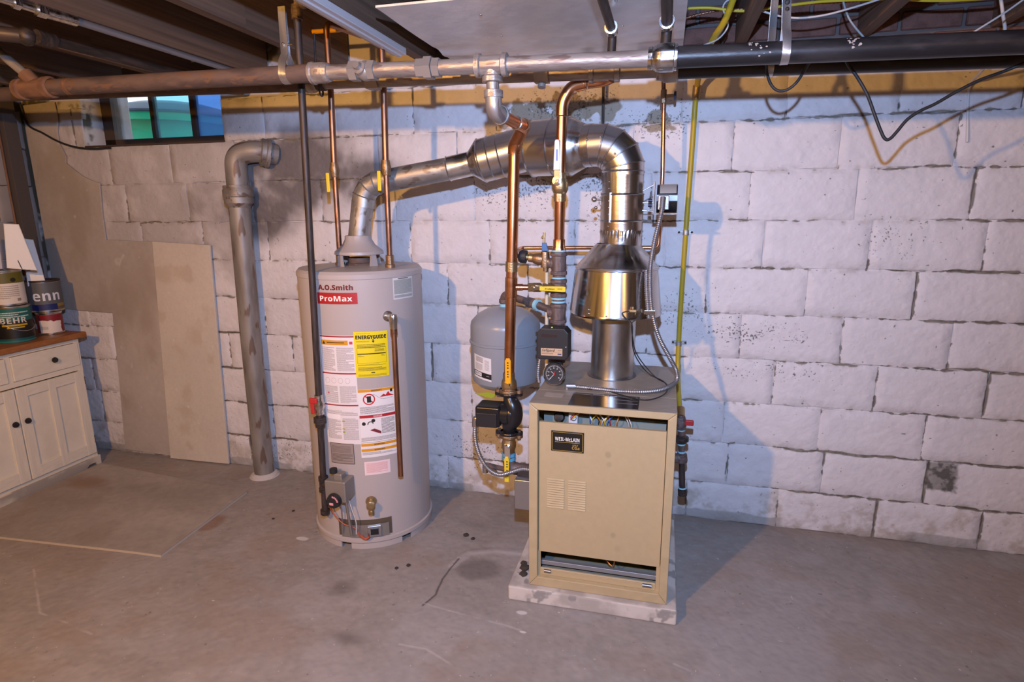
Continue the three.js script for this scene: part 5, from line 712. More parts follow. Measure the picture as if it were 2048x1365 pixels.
// ---------------------------------------------------------------- overhead mains
const FY = x => mix(1.926, 1.874, (x + 1.35) / 2.26), FZ = 0.79;
{ const t = thing('front_main', 'long overhead steam main, rusty left, silver middle, black right', 'pipe', [-0.5, 1.85, FZ]);
  const S = (a, b, r, m, n, l) => obj(n, sweep([V(a, FY(a), FZ), V(b, FY(b), FZ)], r, 28), m, t, l);
  const L = (x, pr, m, n, l) => obj(n, lathe(pr, [x, FY(x), FZ], [1, -0.022, 0], 28), m, t, l);
  const oldY = x => mix(1.94, FY(-1.19), (x + 2.45) / 1.26);
  obj('rusty_pipe', sweep([V(-2.38, oldY(-2.38), FZ), V(-1.19, oldY(-1.19), FZ)], 0.0302, 28), M.rustPipe, t, 'rust brown pipe');
  obj('end_tee', [lathe([[0, -0.09], [0.032, -0.09], [0.039, -0.085], [0.04, -0.06], [0.034, -0.055], [0.036, 0], [0.034, 0.05], [0.04, 0.055], [0.04, 0.08], [0.031, 0.084]], [-2.43, 1.94, FZ], [1, 0, 0], 26), sweep([V(-2.42, 1.948, FZ), V(-2.46, 1.993, FZ + 0.01)], 0.027, 20)], M.rustOrange, t, 'rusty tee');
  obj('branch_pipe', sweep([V(-2.445, 1.978, FZ + 0.005), V(-2.56, 2.085, FZ + 0.03), V(-2.68, 2.18, FZ + 0.06)], 0.017, 18), M.silverPipe, t);
  obj('rust_band', lathe([[0.03, 0], [0.0308, 0.001], [0.0308, 0.02], [0.03, 0.021]], [-2.27, oldY(-2.27), FZ], [1, 0, 0], 26), M.rustOrange, t);
  L(-1.206, [[0.03, 0], [0.036, 0.002], [0.037, 0.012], [0.034, 0.016], [0.034, 0.05], [0.031, 0.066], [0.03, 0.07], [0.024, 0.072]], M.silverPipe, 'reducer');
  S(-1.145, -0.02, 0.0242, M.silverPipe, 'silver_pipe', 'silver painted pipe');
  obj('gate_valve', [hexagon(0.034, 0.028, [-1.054, FY(-1.054), FZ], [1, -0.022, 0]), hexagon(0.033, 0.024, [-0.986, FY(-0.986), FZ], [1, -0.022, 0]), new THREE.SphereGeometry(0.032, 20, 14).translate(-1.0, FY(-1.0), FZ), lathe([[0, 0], [0.022, 0], [0.022, 0.018], [0.012, 0.02], [0.012, 0.035], [0, 0.035]], [-1.007, FY(-1.007), FZ + 0.012], [-0.15, 0.35, 1], 20)], M.silverFitting, t);
  obj('union', [hexagon(0.031, 0.03, [-0.813, FY(-0.813), FZ], [1, -0.022, 0]), hexagon(0.037, 0.026, [-0.785, FY(-0.785), FZ], [1, -0.022, 0]), hexagon(0.031, 0.024, [-0.757, FY(-0.757), FZ], [1, -0.022, 0])], M.silverFitting, t);
  L(-0.612, [[0.024, 0], [0.035, 0.001], [0.036, 0.016], [0.0305, 0.02], [0.0305, 0.085], [0.036, 0.089], [0.035, 0.104], [0.024, 0.106]], M.silverPipe, 'tee');
  obj('tee_branch', [lathe([[0.026, 0], [0.026, -0.03], [0.033, -0.035], [0.033, -0.05], [0.022, -0.052]], [-0.558, FY(-0.558), FZ], [0, 1, 0], 24), sweep([V(-0.558, 1.87, FZ), V(-0.556, 1.815, FZ)], 0.0205, 20)], M.silverPipe, t);
  obj('drop_elbow', [lathe([[0.022, 0], [0.031, 0.001], [0.031, 0.022], [0.026, 0.024]], [-0.555, 1.81, FZ], [0, 1, 0], 22), sweep(bent([[-0.555, 1.815, FZ], [-0.554, 1.77, FZ], [-0.545, 1.762, FZ - 0.05]], 0.03, 8), 0.027, 22), lathe([[0.027, 0], [0.031, 0.002], [0.031, 0.014], [0.02, 0.015]], [-0.546, 1.765, FZ - 0.04], [0.08, -0.05, -1], 22)], M.silverPipe, t, 'grey drop elbow');
  L(-0.075, [[0.024, 0], [0.031, 0.001], [0.032, 0.012], [0.03, 0.014], [0.038, 0.026], [0.04, 0.04], [0.04, 0.074], [0.037, 0.076], [0.037, 0.084], [0.03, 0.085]], M.zinc, 'reducer', 'pale galvanised reducer');
  S(0.005, 2.4, 0.0302, M.blackPipe, 'black_pipe', 'black painted pipe');
  { const rf = rng(19), g = []; for (let k = 0; k < 34; k++) { const c0 = k < 12 ? [0.22, 0.75] : k < 28 ? [0.472, 0.45] : [0.2 + 0.05 * rf(), 0.1], x = c0[0] + (rf() - 0.5) * 0.035, a = c0[1] + (rf() - 0.5) * (k < 12 ? 0.5 : 1.1), n = 5, sz = 0.0018 + 0.004 * rf() * rf(), sh = new THREE.Shape(Array.from({ length: n }, (_, i) => new THREE.Vector2(sz * (0.5 + rf()) * Math.cos(i / n * 6.283), sz * (0.4 + rf()) * Math.sin(i / n * 6.283)))); g.push(new THREE.ShapeGeometry(sh).translate(0, 0, 0.0304).rotateX(-a).translate(x, FY(x), FZ)); } const o = obj('paint_chip', g, mat([0.45, 0.4, 0.37], 0.8), t, 'pale paint chips'); o.userData.kind = 'stuff'; } }
const RY = x => mix(1.959, 1.886, (x + 1.9) / 2.9), RZ = 0.55;
{ const t = thing('rear_main', 'second overhead main running behind and below the front one', 'pipe', [-0.5, 1.87, RZ]);
  const S = (a, b, r, m, n) => obj(n, sweep([V(a, RY(a), RZ), V(b, RY(b), RZ)], r, 26), m, t), L = (x, pr, m, n) => obj(n, lathe(pr, [x, RY(x), RZ], [1, -0.019, 0], 24), m, t);
  S(-3.4, -1.3, 0.0302, M.rustPipe, 'rusty_pipe'); S(-1.32, 0.0, 0.0242, M.silverPipe, 'silver_pipe'); S(0, 2.4, 0.0302, M.blackPipe, 'black_pipe');
  L(-1.38, [[0.03, 0], [0.036, 0.001], [0.036, 0.03], [0.03, 0.05], [0.024, 0.052]], M.silverPipe, 'reducer');
  obj('union', [hexagon(0.034, 0.05, [-1.12, RY(-1.12), RZ], [1, -0.019, 0])], M.silverFitting, t);
  obj('strainer', [hexagon(0.033, 0.05, [-0.47, RY(-0.47), RZ], [1, -0.019, 0]), rod([-0.445, RY(-0.445), RZ], [-0.445, RY(-0.445) - 0.045, RZ + 0.01], 0.014)], M.silverFitting, t);
  L(-0.28, [[0.024, 0], [0.034, 0.001], [0.034, 0.016], [0.03, 0.018], [0.03, 0.085], [0.034, 0.087], [0.034, 0.104], [0.024, 0.106]], M.silverPipe, 'tee');
  L(-0.055, [[0.024, 0], [0.032, 0.001], [0.033, 0.014], [0.04, 0.028], [0.04, 0.07], [0.03, 0.072]], M.silverPipe, 'reducer'); }
// branches running forward under the sheet metal
for (const [x, r, lab, y] of [[-0.208, 0.0145, 'dark branch pipe under the sheet metal panel, nearer the silver tee', 2.045], [-0.031, 0.0175, 'dark branch pipe at the right end of the sheet metal panel', 2.05]]) {
  const t = thing('branch_pipe', lab, 'pipe', [x, y, 1.5]); obj('run', pipe([[x, y, 3.6], [x + 0.004, y - 0.005, RZ], [x, RY(x) + 0.01, RZ]], r, 0.03, 16), M.blackIron, t);
  obj('elbow_collar', [lathe([[r, 0], [r + 0.007, 0.001], [r + 0.007, 0.024], [r, 0.025]], [x + 0.003, y - 0.003, RZ + 0.035], [0, 0, 1], 18)], M.zinc, t); obj('elbow_collar', lathe([[r, 0], [r + 0.007, 0.001], [r + 0.007, 0.024], [r, 0.025]], [x + 0.002, RY(x) + 0.028, RZ], [0, 1, 0], 18), M.zinc, t); obj('elbow', [new THREE.SphereGeometry(r + 0.005, 14, 10).translate(x + 0.003, y - 0.006, RZ + 0.008)], M.zinc, t); }
// strap hangers
function strapLoop(x, cy, cz, r, topY, topX, w) {      // a metal strap: down, round the pipe, up again
  const pts = []; for (let k = 0; k <= 20; k++) { const a = (-50 + k * 14) * Math.PI / 180; pts.push([cy - r * Math.cos(a), cz + r * Math.sin(a)]); }
  const pos = [], idx = [], uv = [], line = [[topY, cz - 0.004], [cy + r * 2.1, cz - 0.008], [cy + r * 1.3, cz - r * 0.75], ...pts.slice(0, 1).map(() => [cy, cz - r]), ...Array.from({ length: 13 }, (_, k) => { const a = Math.PI * (1 - k / 12); return [cy - r * Math.sin(a), cz + r * Math.cos(a)]; }), [cy + r * 1.3, cz + r * 0.75], [cy + r * 2.1, cz + 0.006], [topY, cz + 0.002]];
  line.forEach(([y, z], i) => { const d = i === 0 ? [line[1][0] - y, line[1][1] - z] : [y - line[i - 1][0], z - line[i - 1][1]], l = Math.hypot(...d) || 1, n = [d[1] / l * 0.0008, -d[0] / l * 0.0008], tx = x + (y > cy + r ? (topX - x) * (y - cy - r) / (topY - cy - r) : 0); for (const s of [-1, 1]) for (const q of [-1, 1]) { pos.push(tx + s * w / 2, y + q * n[0], z + q * n[1]); uv.push(s, y * 4); } });
  for (let i = 0; i < line.length - 1; i++) { const a = i * 4, b = a + 4; for (const [p, q] of [[0, 2], [3, 1], [1, 0], [2, 3]]) idx.push(a + p, a + q, b + p, a + q, b + q, b + p); }
  const g = new THREE.BufferGeometry(); g.setAttribute('position', new THREE.Float32BufferAttribute(pos, 3)); g.setAttribute('uv', new THREE.Float32BufferAttribute(uv, 2)); g.setIndex(idx); return toCreasedNormals(g, 0.7);
}
{ let t = thing('strap_hanger', 'twisted galvanised strap looped under the rusty end of front main', 'hanger', [-1.3, 1.9, FZ]);
  obj('strap', strapLoop(-1.3, FY(-1.3), FZ, 0.0315, 2.14, -1.3, 0.028), M.strap, t); obj('rivet', [new THREE.SphereGeometry(0.005, 10, 8).translate(-1.3, 2.02, FZ + 0.009), rod([-1.295, 2.02, FZ], [-1.27, 2.02, FZ], 0.003)], M.chrome, t);
  t = thing('strap_hanger', 'shiny strap hanger round the black front main', 'hanger', [0.3, 1.86, FZ]);
  obj('strap', strapLoop(0.302, FY(0.302), FZ, 0.0315, 2.14, 0.289, 0.022), M.strap, t); obj('rivet', [new THREE.SphereGeometry(0.0055, 10, 8).translate(0.298, 1.998, FZ + 0.008), new THREE.SphereGeometry(0.007, 10, 8).scale(1, 1, 0.4).translate(0.297, 2.016, FZ + 0.008)], M.blackIron, t);
  t = thing('strap_hanger', 'strap hanger round the black rear main, half hidden by front main', 'hanger', [0.3, 1.87, RZ]);
  obj('strap', strapLoop(0.298, RY(0.298), RZ, 0.032, 2.15, 0.298, 0.021), M.strap, t);
  t = thing('strap_hanger', 'small wire hanger hooked under the silver rear main', 'hanger', [-1.33, 1.88, RZ]);
  obj('wire_loop', [sweep(Array.from({ length: 25 }, (_, k) => V(-1.335 + 0.02 * Math.sin(k), RY(-1.33) + 0.037 * Math.sin(k / 24 * 6.283) - 0.012, RZ + 0.036 * Math.cos(k / 24 * 6.283))).map((p, k) => p.setX(-1.335 + (k - 12) * 0.0028)), 0.0035, 8), rod([-1.335, RY(-1.33) + 0.02, RZ], [-1.33, 2.12, RZ], 0.0035)], M.blackIron, t); }
// cables
single('black_cable', wire([[0.44, 1.915, 0.68], [0.475, 1.912, 0.66], [0.5, 1.897, 0.62], [0.513, 1.883, 0.605], [0.544, 1.846, 0.6], [0.577, 1.794, 0.6], [0.604, 1.735, 0.6], [0.626, 1.688, 0.6], [0.638, 1.667, 0.6], [0.647, 1.661, 0.6], [0.656, 1.666, 0.6], [0.67, 1.684, 0.6], [0.694, 1.718, 0.6], [0.725, 1.741, 0.6], [0.762, 1.759, 0.6], [0.81, 1.789, 0.6], [0.869, 1.82, 0.6], [0.928, 1.841, 0.6], [1.0, 1.87, 0.63], [1.1, 1.9, 0.68], [1.5, 1.9, 0.68]], 0.0048, 120, 9), M.rubber, 'black cable sagging in a deep V below the mains', 'cable');
single('black_cable', wire([[0.05, 1.93, 0.68], [0.2, 1.93, 0.68], [0.26, 1.92, 0.66], [0.28, 1.895, 0.61], [0.288, 1.874, 0.588], [0.301, 1.846, 0.58], [0.316, 1.829, 0.578], [0.332, 1.822, 0.578], [0.355, 1.826, 0.58], [0.376, 1.843, 0.585], [0.391, 1.87, 0.6], [0.405, 1.9, 0.64], [0.425, 1.916, 0.68]], 0.0045, 70, 9), M.rubber, 'black cable hanging in a small loop beside strap hanger', 'cable');
single('black_cable', wire([[-3.52, 2.06, 0.03], [-3.49, 1.944, 0.028], [-3.41, 1.9, 0.02], [-3.325, 1.858, 0.02], [-3.24, 1.828, 0.02], [-3.159, 1.811, 0.018], [-3.06, 1.803, 0.016], [-2.96, 1.806, 0.012]], 0.0055, 60, 9), M.rubber, 'black cable drooping across the corner to the window sill', 'cable');
single('yellow_cable', wire([[-0.02, 2.168, 0.3], [0.034, 2.167, 0.3], [0.117, 2.162, 0.3], [0.228, 2.143, 0.3], [0.38, 2.149, 0.3], [0.478, 2.152, 0.3], [0.571, 2.149, 0.3], [0.7, 2.142, 0.3], [0.812, 2.127, 0.3], [0.95, 2.12, 0.3], [1.3, 2.13, 0.3]], 0.0048, 70, 9), M.yellowWire, 'yellow sheathed cable threaded through the joists', 'cable');
single('copper_cable', flex([[-0.02, 2.13, 0.25], [0.041, 2.15, 0.25], [0.154, 2.165, 0.25], [0.291, 2.16, 0.25], [0.423, 2.162, 0.25], [0.583, 2.158, 0.25], [0.676, 2.16, 0.25], [0.9, 2.165, 0.25]], 0.0045, 0.95, 0.012), M.copperDull, 'copper coloured armoured cable across the joists', 'cable');
single('white_cable', wire([[0.255, 2.135, 0.35], [0.288, 2.123, 0.35], [0.346, 2.103, 0.35], [0.41, 2.092, 0.35], [0.487, 2.095, 0.35], [0.562, 2.109, 0.35], [0.642, 2.128, 0.35], [0.72, 2.15, 0.35]], 0.0034, 60), M.whiteWire, 'white cable sagging between two joists', 'cable');
single('white_cable', wire([[0.2, 2.19, 0.3], [0.17, 2.178, 0.3], [0.161, 2.16, 0.3], [0.17, 2.135, 0.3], [0.181, 2.11, 0.3], [0.181, 2.093, 0.3], [0.165, 2.069, 0.3], [0.144, 2.051, 0.31], [0.1, 2.03, 0.34]], 0.003, 50), M.whiteWire, 'thin white cable curling behind the yellow gas tubing', 'cable');
single('grey_cable', wire([[0.54, 2.19, 0.3], [0.552, 2.143, 0.3], [0.565, 2.11, 0.3], [0.578, 2.086, 0.3], [0.617, 2.039, 0.3], [0.66, 2.0, 0.3], [0.7, 2.02, 0.3]], 0.0034, 40), mat([0.3, 0.36, 0.4], 0.5), 'grey cable dropping behind the front main beside a joist', 'cable');
single('white_cable', wire([[1.0, 2.17, 0.3], [1.014, 2.118, 0.3], [1.028, 2.066, 0.3], [1.04, 2.02, 0.3], [1.045, 1.97, 0.28], [1.07, 1.93, 0.1], [1.08, 1.9, 0.012], [1.1, 1.7, 0.01]], 0.0052, 60), M.whiteWire, 'thick white cable dropping straight behind the black main', 'cable');
single('white_cable', wire([[0.83, 1.945, 0.5], [0.886, 1.982, 0.5], [0.947, 2.022, 0.5], [0.992, 2.056, 0.5], [1.1, 2.14, 0.5]], 0.003, 30), M.whiteWire, 'thin white cable rising diagonally past the thick white one', 'cable');
// ceiling fixtures
{ const t = thing('metal_panel', 'dull sheet metal panel nailed under the joists', 'panel', [-0.45, 2.09, 0.42]);
  const nx = 48, nz = 36, X0 = -0.93, X1 = 0.033, Z0 = 0.012, Z1 = 0.835, pos = [], uv = [], idx = [];
  for (let j = 0; j <= nz; j++) for (let i = 0; i <= nx; i++) { const u = i / nx, v = j / nz, x = mix(X0, X1, u), z = mix(Z0, Z1, v); let y = 2.092 - 0.006 * Math.sin(u * Math.PI) * Math.sin(v * Math.PI) + 0.005 * (fbm(x * 4, z * 5, 2) - 0.5) - 0.004 * Math.abs(Math.sin(u * 7)) * 0.5; y -= 0.006 * smooth(0.05, 0, Math.abs(z - 0.23)) - 0.004 * smooth(0.06, 0, Math.abs(z - (0.3 + 0.1 * u))); pos.push(x, y, z); uv.push(x * 3, z * 3); }
  const n1 = pos.length / 3; for (let k = 0; k < n1; k++) { pos.push(pos[k * 3], 2.0985, pos[k * 3 + 2]); uv.push(uv[k * 2], uv[k * 2 + 1]); }
  const w = nx + 1; for (let j = 0; j < nz; j++) for (let i = 0; i < nx; i++) { const a = j * w + i, b = a + w; idx.push(a, a + 1, b, a + 1, b + 1, b, a + n1, b + n1, a + 1 + n1, a + 1 + n1, b + n1, b + 1 + n1); }
  const edge = []; for (let i = 0; i < nx; i++) edge.push([i + 1, i], [nz * w + i, nz * w + i + 1]); for (let j = 0; j < nz; j++) edge.push([j * w, (j + 1) * w], [(j + 1) * w + nx, j * w + nx]);
  for (const [a, b] of edge) idx.push(a, b, a + n1, b, b + n1, a + n1);
  const g = new THREE.BufferGeometry(); g.setAttribute('position', new THREE.Float32BufferAttribute(pos, 3)); g.setAttribute('uv', new THREE.Float32BufferAttribute(uv, 2)); g.setIndex(idx);
  obj('sheet', toCreasedNormals(g, 0.8), mat(0xffffff, 0.38, 0.45, { map: mottled([0.66, 0.66, 0.68], [0.78, 0.78, 0.8], 4, 4, 0.3, 0.7), bumpMap: grain, bumpScale: 0.0015 }), t);
  obj('nail_head', [[-0.62, 0.7], [-0.62, 0.45], [-0.18, 0.72], [-0.18, 0.45], [-0.63, 0.15]].map(([x, z]) => new THREE.SphereGeometry(0.005, 8, 6).scale(1, 0.5, 1).translate(x, 2.084, z)), M.steel, t); }
single('white_channel', [box(-1.105, -1.045, 2.072, 2.098, 0.345, 1.5, 0.003), box(-1.085, -1.065, 2.066, 2.074, 0.345, 1.5, 0.002)], mat([0.62, 0.6, 0.62], 0.4), 'white painted metal channel fixed under a joist', 'channel');
single('yellow_gas_pipe', rod([-1.66, 2.205, 0.3], [-0.9, 2.195, 0.3], 0.009), M.orange, 'thin yellow pipe through the joists above the gas pipe', 'pipe');
{ const t = thing('joist_conduit', 'grey conduit with couplings fixed along a joist bottom', 'conduit', [-1.95, 2.085, 1.2]);
  obj('tube', rod([-1.948, 2.088, 0.05], [-1.948, 2.088, 1.08], 0.012), mat([0.3, 0.3, 0.32], 0.5, 0.6), t);
  obj('coupling', [rod([-1.948, 2.088, 1.0], [-1.95, 2.086, 1.12], 0.018), rod([-1.95, 2.086, 1.12], [-1.952, 2.085, 1.4], 0.013), hexagon(0.021, 0.03, [-1.95, 2.086, 1.1], [0, 0, 1]), hexagon(0.019, 0.02, [-1.951, 2.086, 1.18], [0, 0, 1])], M.zinc, t); }
{ const t = thing('joist_pipe', 'dark iron pipe with elbow running under the left joists', 'pipe', [-2.1, 2.04, 0.8]);
  obj('run', sweep([V(-2.1, 2.045, 1.02), V(-2.06, 2.045, 0.05)], 0.017, 18), M.blackIron, t);
  obj('elbow', [new THREE.SphereGeometry(0.03, 18, 12).translate(-2.13, 2.045, 1.03), sweep([V(-2.13, 2.045, 1.03), V(-2.2, 2.045, 1.1), V(-2.4, 2.08, 1.2)], 0.024, 18), rod([-2.102, 2.045, 1.02], [-2.1, 2.045, 0.96], 0.024)], M.blackIron, t); }
// ---------------------------------------------------------------- left corner: post, parging, board, cabinet, cans, plywood
single('timber_post', metreUV(box(-3.548, -3.49, 0.83, 2.1, 0.085, 0.16, 0.004), 1), mat([0.07, 0.06, 0.058], 0.8, 0, { bumpMap: grain, bumpScale: 0.002 }), 'dark timber post in the corner behind the paint cans', 'post');
single('orange_conduit', wire([[-3.52, 2.09, 0.168], [-3.523, 1.8, 0.168], [-3.525, 1.5, 0.168], [-3.525, 1.1, 0.168]], 0.006, 20), M.rustOrange, 'thin rusty rod beside the dark corner post', 'rod');
const pargeMat = mat(0xffffff, 0.8, 0, { map: dataTex(512, 512, (u, v, o) => { const n = fbm(u * 5, v * 7, 5), s = smooth(0.5, 0.75, fbm(u * 9 + 30, v * 5, 4)), w = 0.4 * smooth(0.8, 0.86, fbm(u * 40 + 3, v * 30 + 70, 3)); const k = (0.85 + 0.3 * n) * (0.94 + 0.12 * fbm(u * 120, v * 120, 2)); o[0] = mix(mix(0.42 * k, 0.28, s * 0.5), 0.6, w); o[1] = mix(mix(0.375 * k, 0.22, s * 0.5), 0.57, w); o[2] = mix(mix(0.335 * k, 0.16, s * 0.5), 0.54, w); }), bumpMap: grain, bumpScale: 0.003 });
{ const pts = [[-3.53, 2.05], [-3.3, 2.06], [-3.292, 1.98], [-3.31, 1.9], [-3.31, 1.84], [-3.278, 1.77], [-3.285, 1.735], [-3.24, 1.7], [-3.18, 1.66], [-3.12, 1.635], [-3.07, 1.622], [-3.085, 1.45], [-3.087, 1.309], [-2.745, 1.3], [-2.8, 0.6], [-2.85, 0.012], [-3.0, 0.016], [-3.19, 0.022], [-3.155, 0.45], [-3.123, 0.884], [-3.35, 0.89], [-3.54, 0.9]].reverse();
  const g = clean(extrude(pts, 0.009, 0.002).translate(0, 0, 0.005)); const p = g.attributes.position, uv = g.attributes.uv; for (let i = 0; i < p.count; i++) uv.setXY(i, (p.getX(i) + 3.6) * 0.45, (p.getY(i) + 0.05) * 0.45);
  single('parging_patch', g, pargeMat, 'beige brown parging patch with stepped edge beside the window', 'plaster'); }
{ const g = clean(extrude([[-2.84, 0.004], [-2.425, 0.01], [-2.378, 1.285], [-2.752, 1.302]].map(p => p), 0.013, 0.002).translate(0, 0, 0.0145)); const p = g.attributes.position, uv = g.attributes.uv; for (let i = 0; i < p.count; i++) uv.setXY(i, (p.getX(i) + 3) * 0.74, (p.getY(i) + 0.01) * 0.74);
  single('fibre_board', g, mat(0xffffff, 0.75, 0, { map: dataTex(512, 512, (u, v, o) => { const n = fbm(u * 6 + 9, v * 4, 5), s = smooth(0.55, 0.75, fbm(u * 12 + 5, v * 12, 4)), w = 0.5 * smooth(0.8, 0.86, fbm(u * 44, v * 30, 3)); const k = (0.9 + 0.22 * n) * (0.95 + 0.1 * fbm(u * 120, v * 120, 2)); o[0] = mix(mix(0.57 * k, 0.42, s * 0.4), 0.72, w * 0.8); o[1] = mix(mix(0.515 * k, 0.33, s * 0.4), 0.69, w * 0.8); o[2] = mix(mix(0.44 * k, 0.23, s * 0.4), 0.66, w * 0.8); }), bumpMap: fine, bumpScale: 0.001 }), 'tall pale cream board leaning flat against the block wall', 'board'); }
{ const pts = [[-3.17, 0.2], [-2.082, 0.305], [-2.045, 0.9], [-2.2, 0.906], [-2.9, 0.955], [-3.17, 0.965]], g = clean(extrude(pts.map(([x, z]) => [x, -z]).reverse(), 0.003, 0.0005).rotateX(-Math.PI / 2).translate(0, 0.001, 0)); const p = g.attributes.position, uv = g.attributes.uv; for (let i = 0; i < p.count; i++) uv.setXY(i, (p.getX(i) + 3.3) * 0.75, p.getZ(i) * 0.75);
  g.translate(0, 0.0105, 0); const t = thing('plywood_sheet', 'large thin stained sheet lying on the floor by cabinet', 'board', [-2.6, 0, 0.6]); obj('face_layer', g, mat(0xffffff, 0.85, 0, { map: dataTex(512, 512, (u, v, o) => { const n = fbm(u * 4 + 2, v * 6, 5), f = fbm(u * 60, v * 60, 2), s = smooth(0.55, 0.68, fbm(u * 5 + 44, v * 5, 4)), k = (0.75 + 0.45 * n) * (0.9 + 0.2 * f); const r = smooth(0.09, 0.02, Math.hypot((u - 0.2) * 0.7, v - 0.31) + 0.08 * (n - 0.5)); o[0] = mix(mix(0.34 * k, 0.22, s * 0.25), 0.22, 0.6 * r); o[1] = mix(mix(0.3 * k, 0.16, s * 0.25), 0.12, 0.6 * r); o[2] = mix(mix(0.265 * k, 0.12, s * 0.25), 0.065, 0.6 * r); }), bumpMap: fine, bumpScale: 0.0015 }), t);
  obj('core', extrude(pts.map(([x, z]) => [x, -z]).reverse(), 0.0105, 0).rotateX(-Math.PI / 2).translate(0, 0.001, 0), mat([0.52, 0.45, 0.36], 0.85), t, 'pale cut edge'); }
{ const t = thing('cabinet', 'cream painted base cabinet with orange wooden top', 'cabinet', [-3.37, 0, 0.6]), x0 = -3.545, x1 = -3.2, z0 = 0.185, z1 = 1.02, m = M.cabinet;
  obj('carcass', [box(x0, x1 - 0.0195, 0.051, 0.764, z0, z0 + 0.018), box(x0, x1 - 0.0195, 0.051, 0.764, z1 - 0.018, z1), box(x0 + 0.001, x0 + 0.01, 0.052, 0.763, z0 + 0.017, z1 - 0.017), box(x0 + 0.001, x1 - 0.0195, 0.052, 0.07, z0 + 0.017, z1 - 0.017), box(x1 - 0.02, x1, 0.05, 0.765, z0, z0 + 0.03), box(x1 - 0.02, x1, 0.05, 0.765, z1 - 0.03, z1), box(x1 - 0.0192, x1 - 0.0008, 0.745, 0.7645, z0 + 0.029, z1 - 0.029), box(x1 - 0.0192, x1 - 0.0008, 0.585, 0.612, z0 + 0.029, z1 - 0.029), box(x1 - 0.0192, x1 - 0.0008, 0.0505, 0.075, z0 + 0.029, z1 - 0.029), box(x1 - 0.0185, x1 - 0.0015, 0.605, 0.76, 0.557, 0.583)], m, t);
  obj('plinth', extrude([[-z1, 0.002], [-0.27, 0.002], [-0.25, 0.02], [-0.21, 0.02], [-0.2, 0.002], [-z0 + 0.01, 0.002], [-z0 + 0.01, 0.055], [-z1, 0.055]], 0.016, 0.002).rotateY(Math.PI / 2).translate(x1 - 0.008, 0, 0), mat(0xffffff, 0.7, 0, { map: mottled([0.34, 0.31, 0.27], [0.6, 0.55, 0.46], 6, 6, 0.4, 0.6) }), t);
  obj('worktop', box(x0, x1 + 0.03, 0.768, 0.8, z0 - 0.035, z1 + 0.02, 0.008), M.worktop, t, 'orange brown wooden top');
  const knob = (y, z, par) => obj('knob', lathe([[0.006, 0], [0.006, 0.01], [0.014, 0.014], [0.016, 0.02], [0.012, 0.028], [0, 0.03]], [x1 + 0.001, y, z], [1, 0, 0], 18), M.blackGloss, par, 'black round knob');
  for (const [a, b] of [[z0 + 0.012, 0.556], [0.584, z1 - 0.012]]) {
    const d = obj('drawer', box(x1 - 0.012, x1 + 0.006, 0.614, 0.742, a, b, 0.004), m, t); knob(0.68, a + (b - a) * 0.42, d);
  }
  for (const [a, b, s] of [[z0 + 0.012, 0.568, 1], [0.574, z1 - 0.012, -1]]) {
    const d = obj('door', [box(x1 - 0.004, x1 + 0.004, 0.08, 0.58, a, b)], m, t);
    for (const [p, q] of [[a, a + 0.055], [b - 0.055, b], [(a + b) / 2 - 0.02, (a + b) / 2 + 0.02]]) obj('door_stile', box(x1 + 0.002, x1 + 0.014, 0.08, 0.58, p, q, 0.003), m, d);
    for (const [p, q] of [[0.08, 0.145], [0.525, 0.58]]) obj('door_rail', box(x1 + 0.002, x1 + 0.0132, p + 0.0006, q - 0.0006, a + 0.052, b - 0.052, 0.003), m, d);
    knob(0.4, s > 0 ? b - 0.028 : a + 0.028, d);
    for (const y of [0.14, 0.5]) obj('hinge', box(x1 + 0.004, x1 + 0.015, y, y + 0.045, s > 0 ? a - 0.003 : b - 0.001, s > 0 ? a + 0.001 : b + 0.003), M.brownIron, d);
  } }
// paint cans
function can(p, r, h, label, art, o = {}) {
  const t = thing('paint_can', label, 'paint can', p, 'paint cans on the cabinet');
  obj('body', lathe([[0, 0], [r - 0.003, 0], [r, 0.003], [r, 0.006], [r - 0.0015, 0.008], [r - 0.0015, h - 0.01]], p, [0, 1, 0], 36), o.body || M.steel, t);
  const L = new THREE.CylinderGeometry(r - 0.0003, r - 0.0003, h - 0.024, 40, 1, true, o.turn || 0).translate(p[0], p[1] + h / 2 - 0.001, p[2]); obj('paper_label', L, paper(canvasTex(1024, 384, art)), t, o.note);
  obj('lid_rim', lathe([[r - 0.0015, h - 0.011], [r + 0.001, h - 0.006], [r + 0.001, h - 0.001], [r - 0.004, h], [r - 0.012, h - 0.001], [r - 0.014, h - 0.008], [0, h - 0.008]], p, [0, 1, 0], 36), o.lid || M.steel, t);
  if (o.handle) obj('wire_handle', wire(Array.from({ length: 9 }, (_, k) => { const a = (-40 + k * 20) * Math.PI / 180 + 0.9; return [p[0] + (r + 0.004) * Math.sin(a), p[1] + h * (0.62 - 0.32 * Math.sin(k / 8 * Math.PI)), p[2] + (r + 0.004) * Math.cos(a)]; }), 0.0018, 30), M.steel, t);
  return t;
}
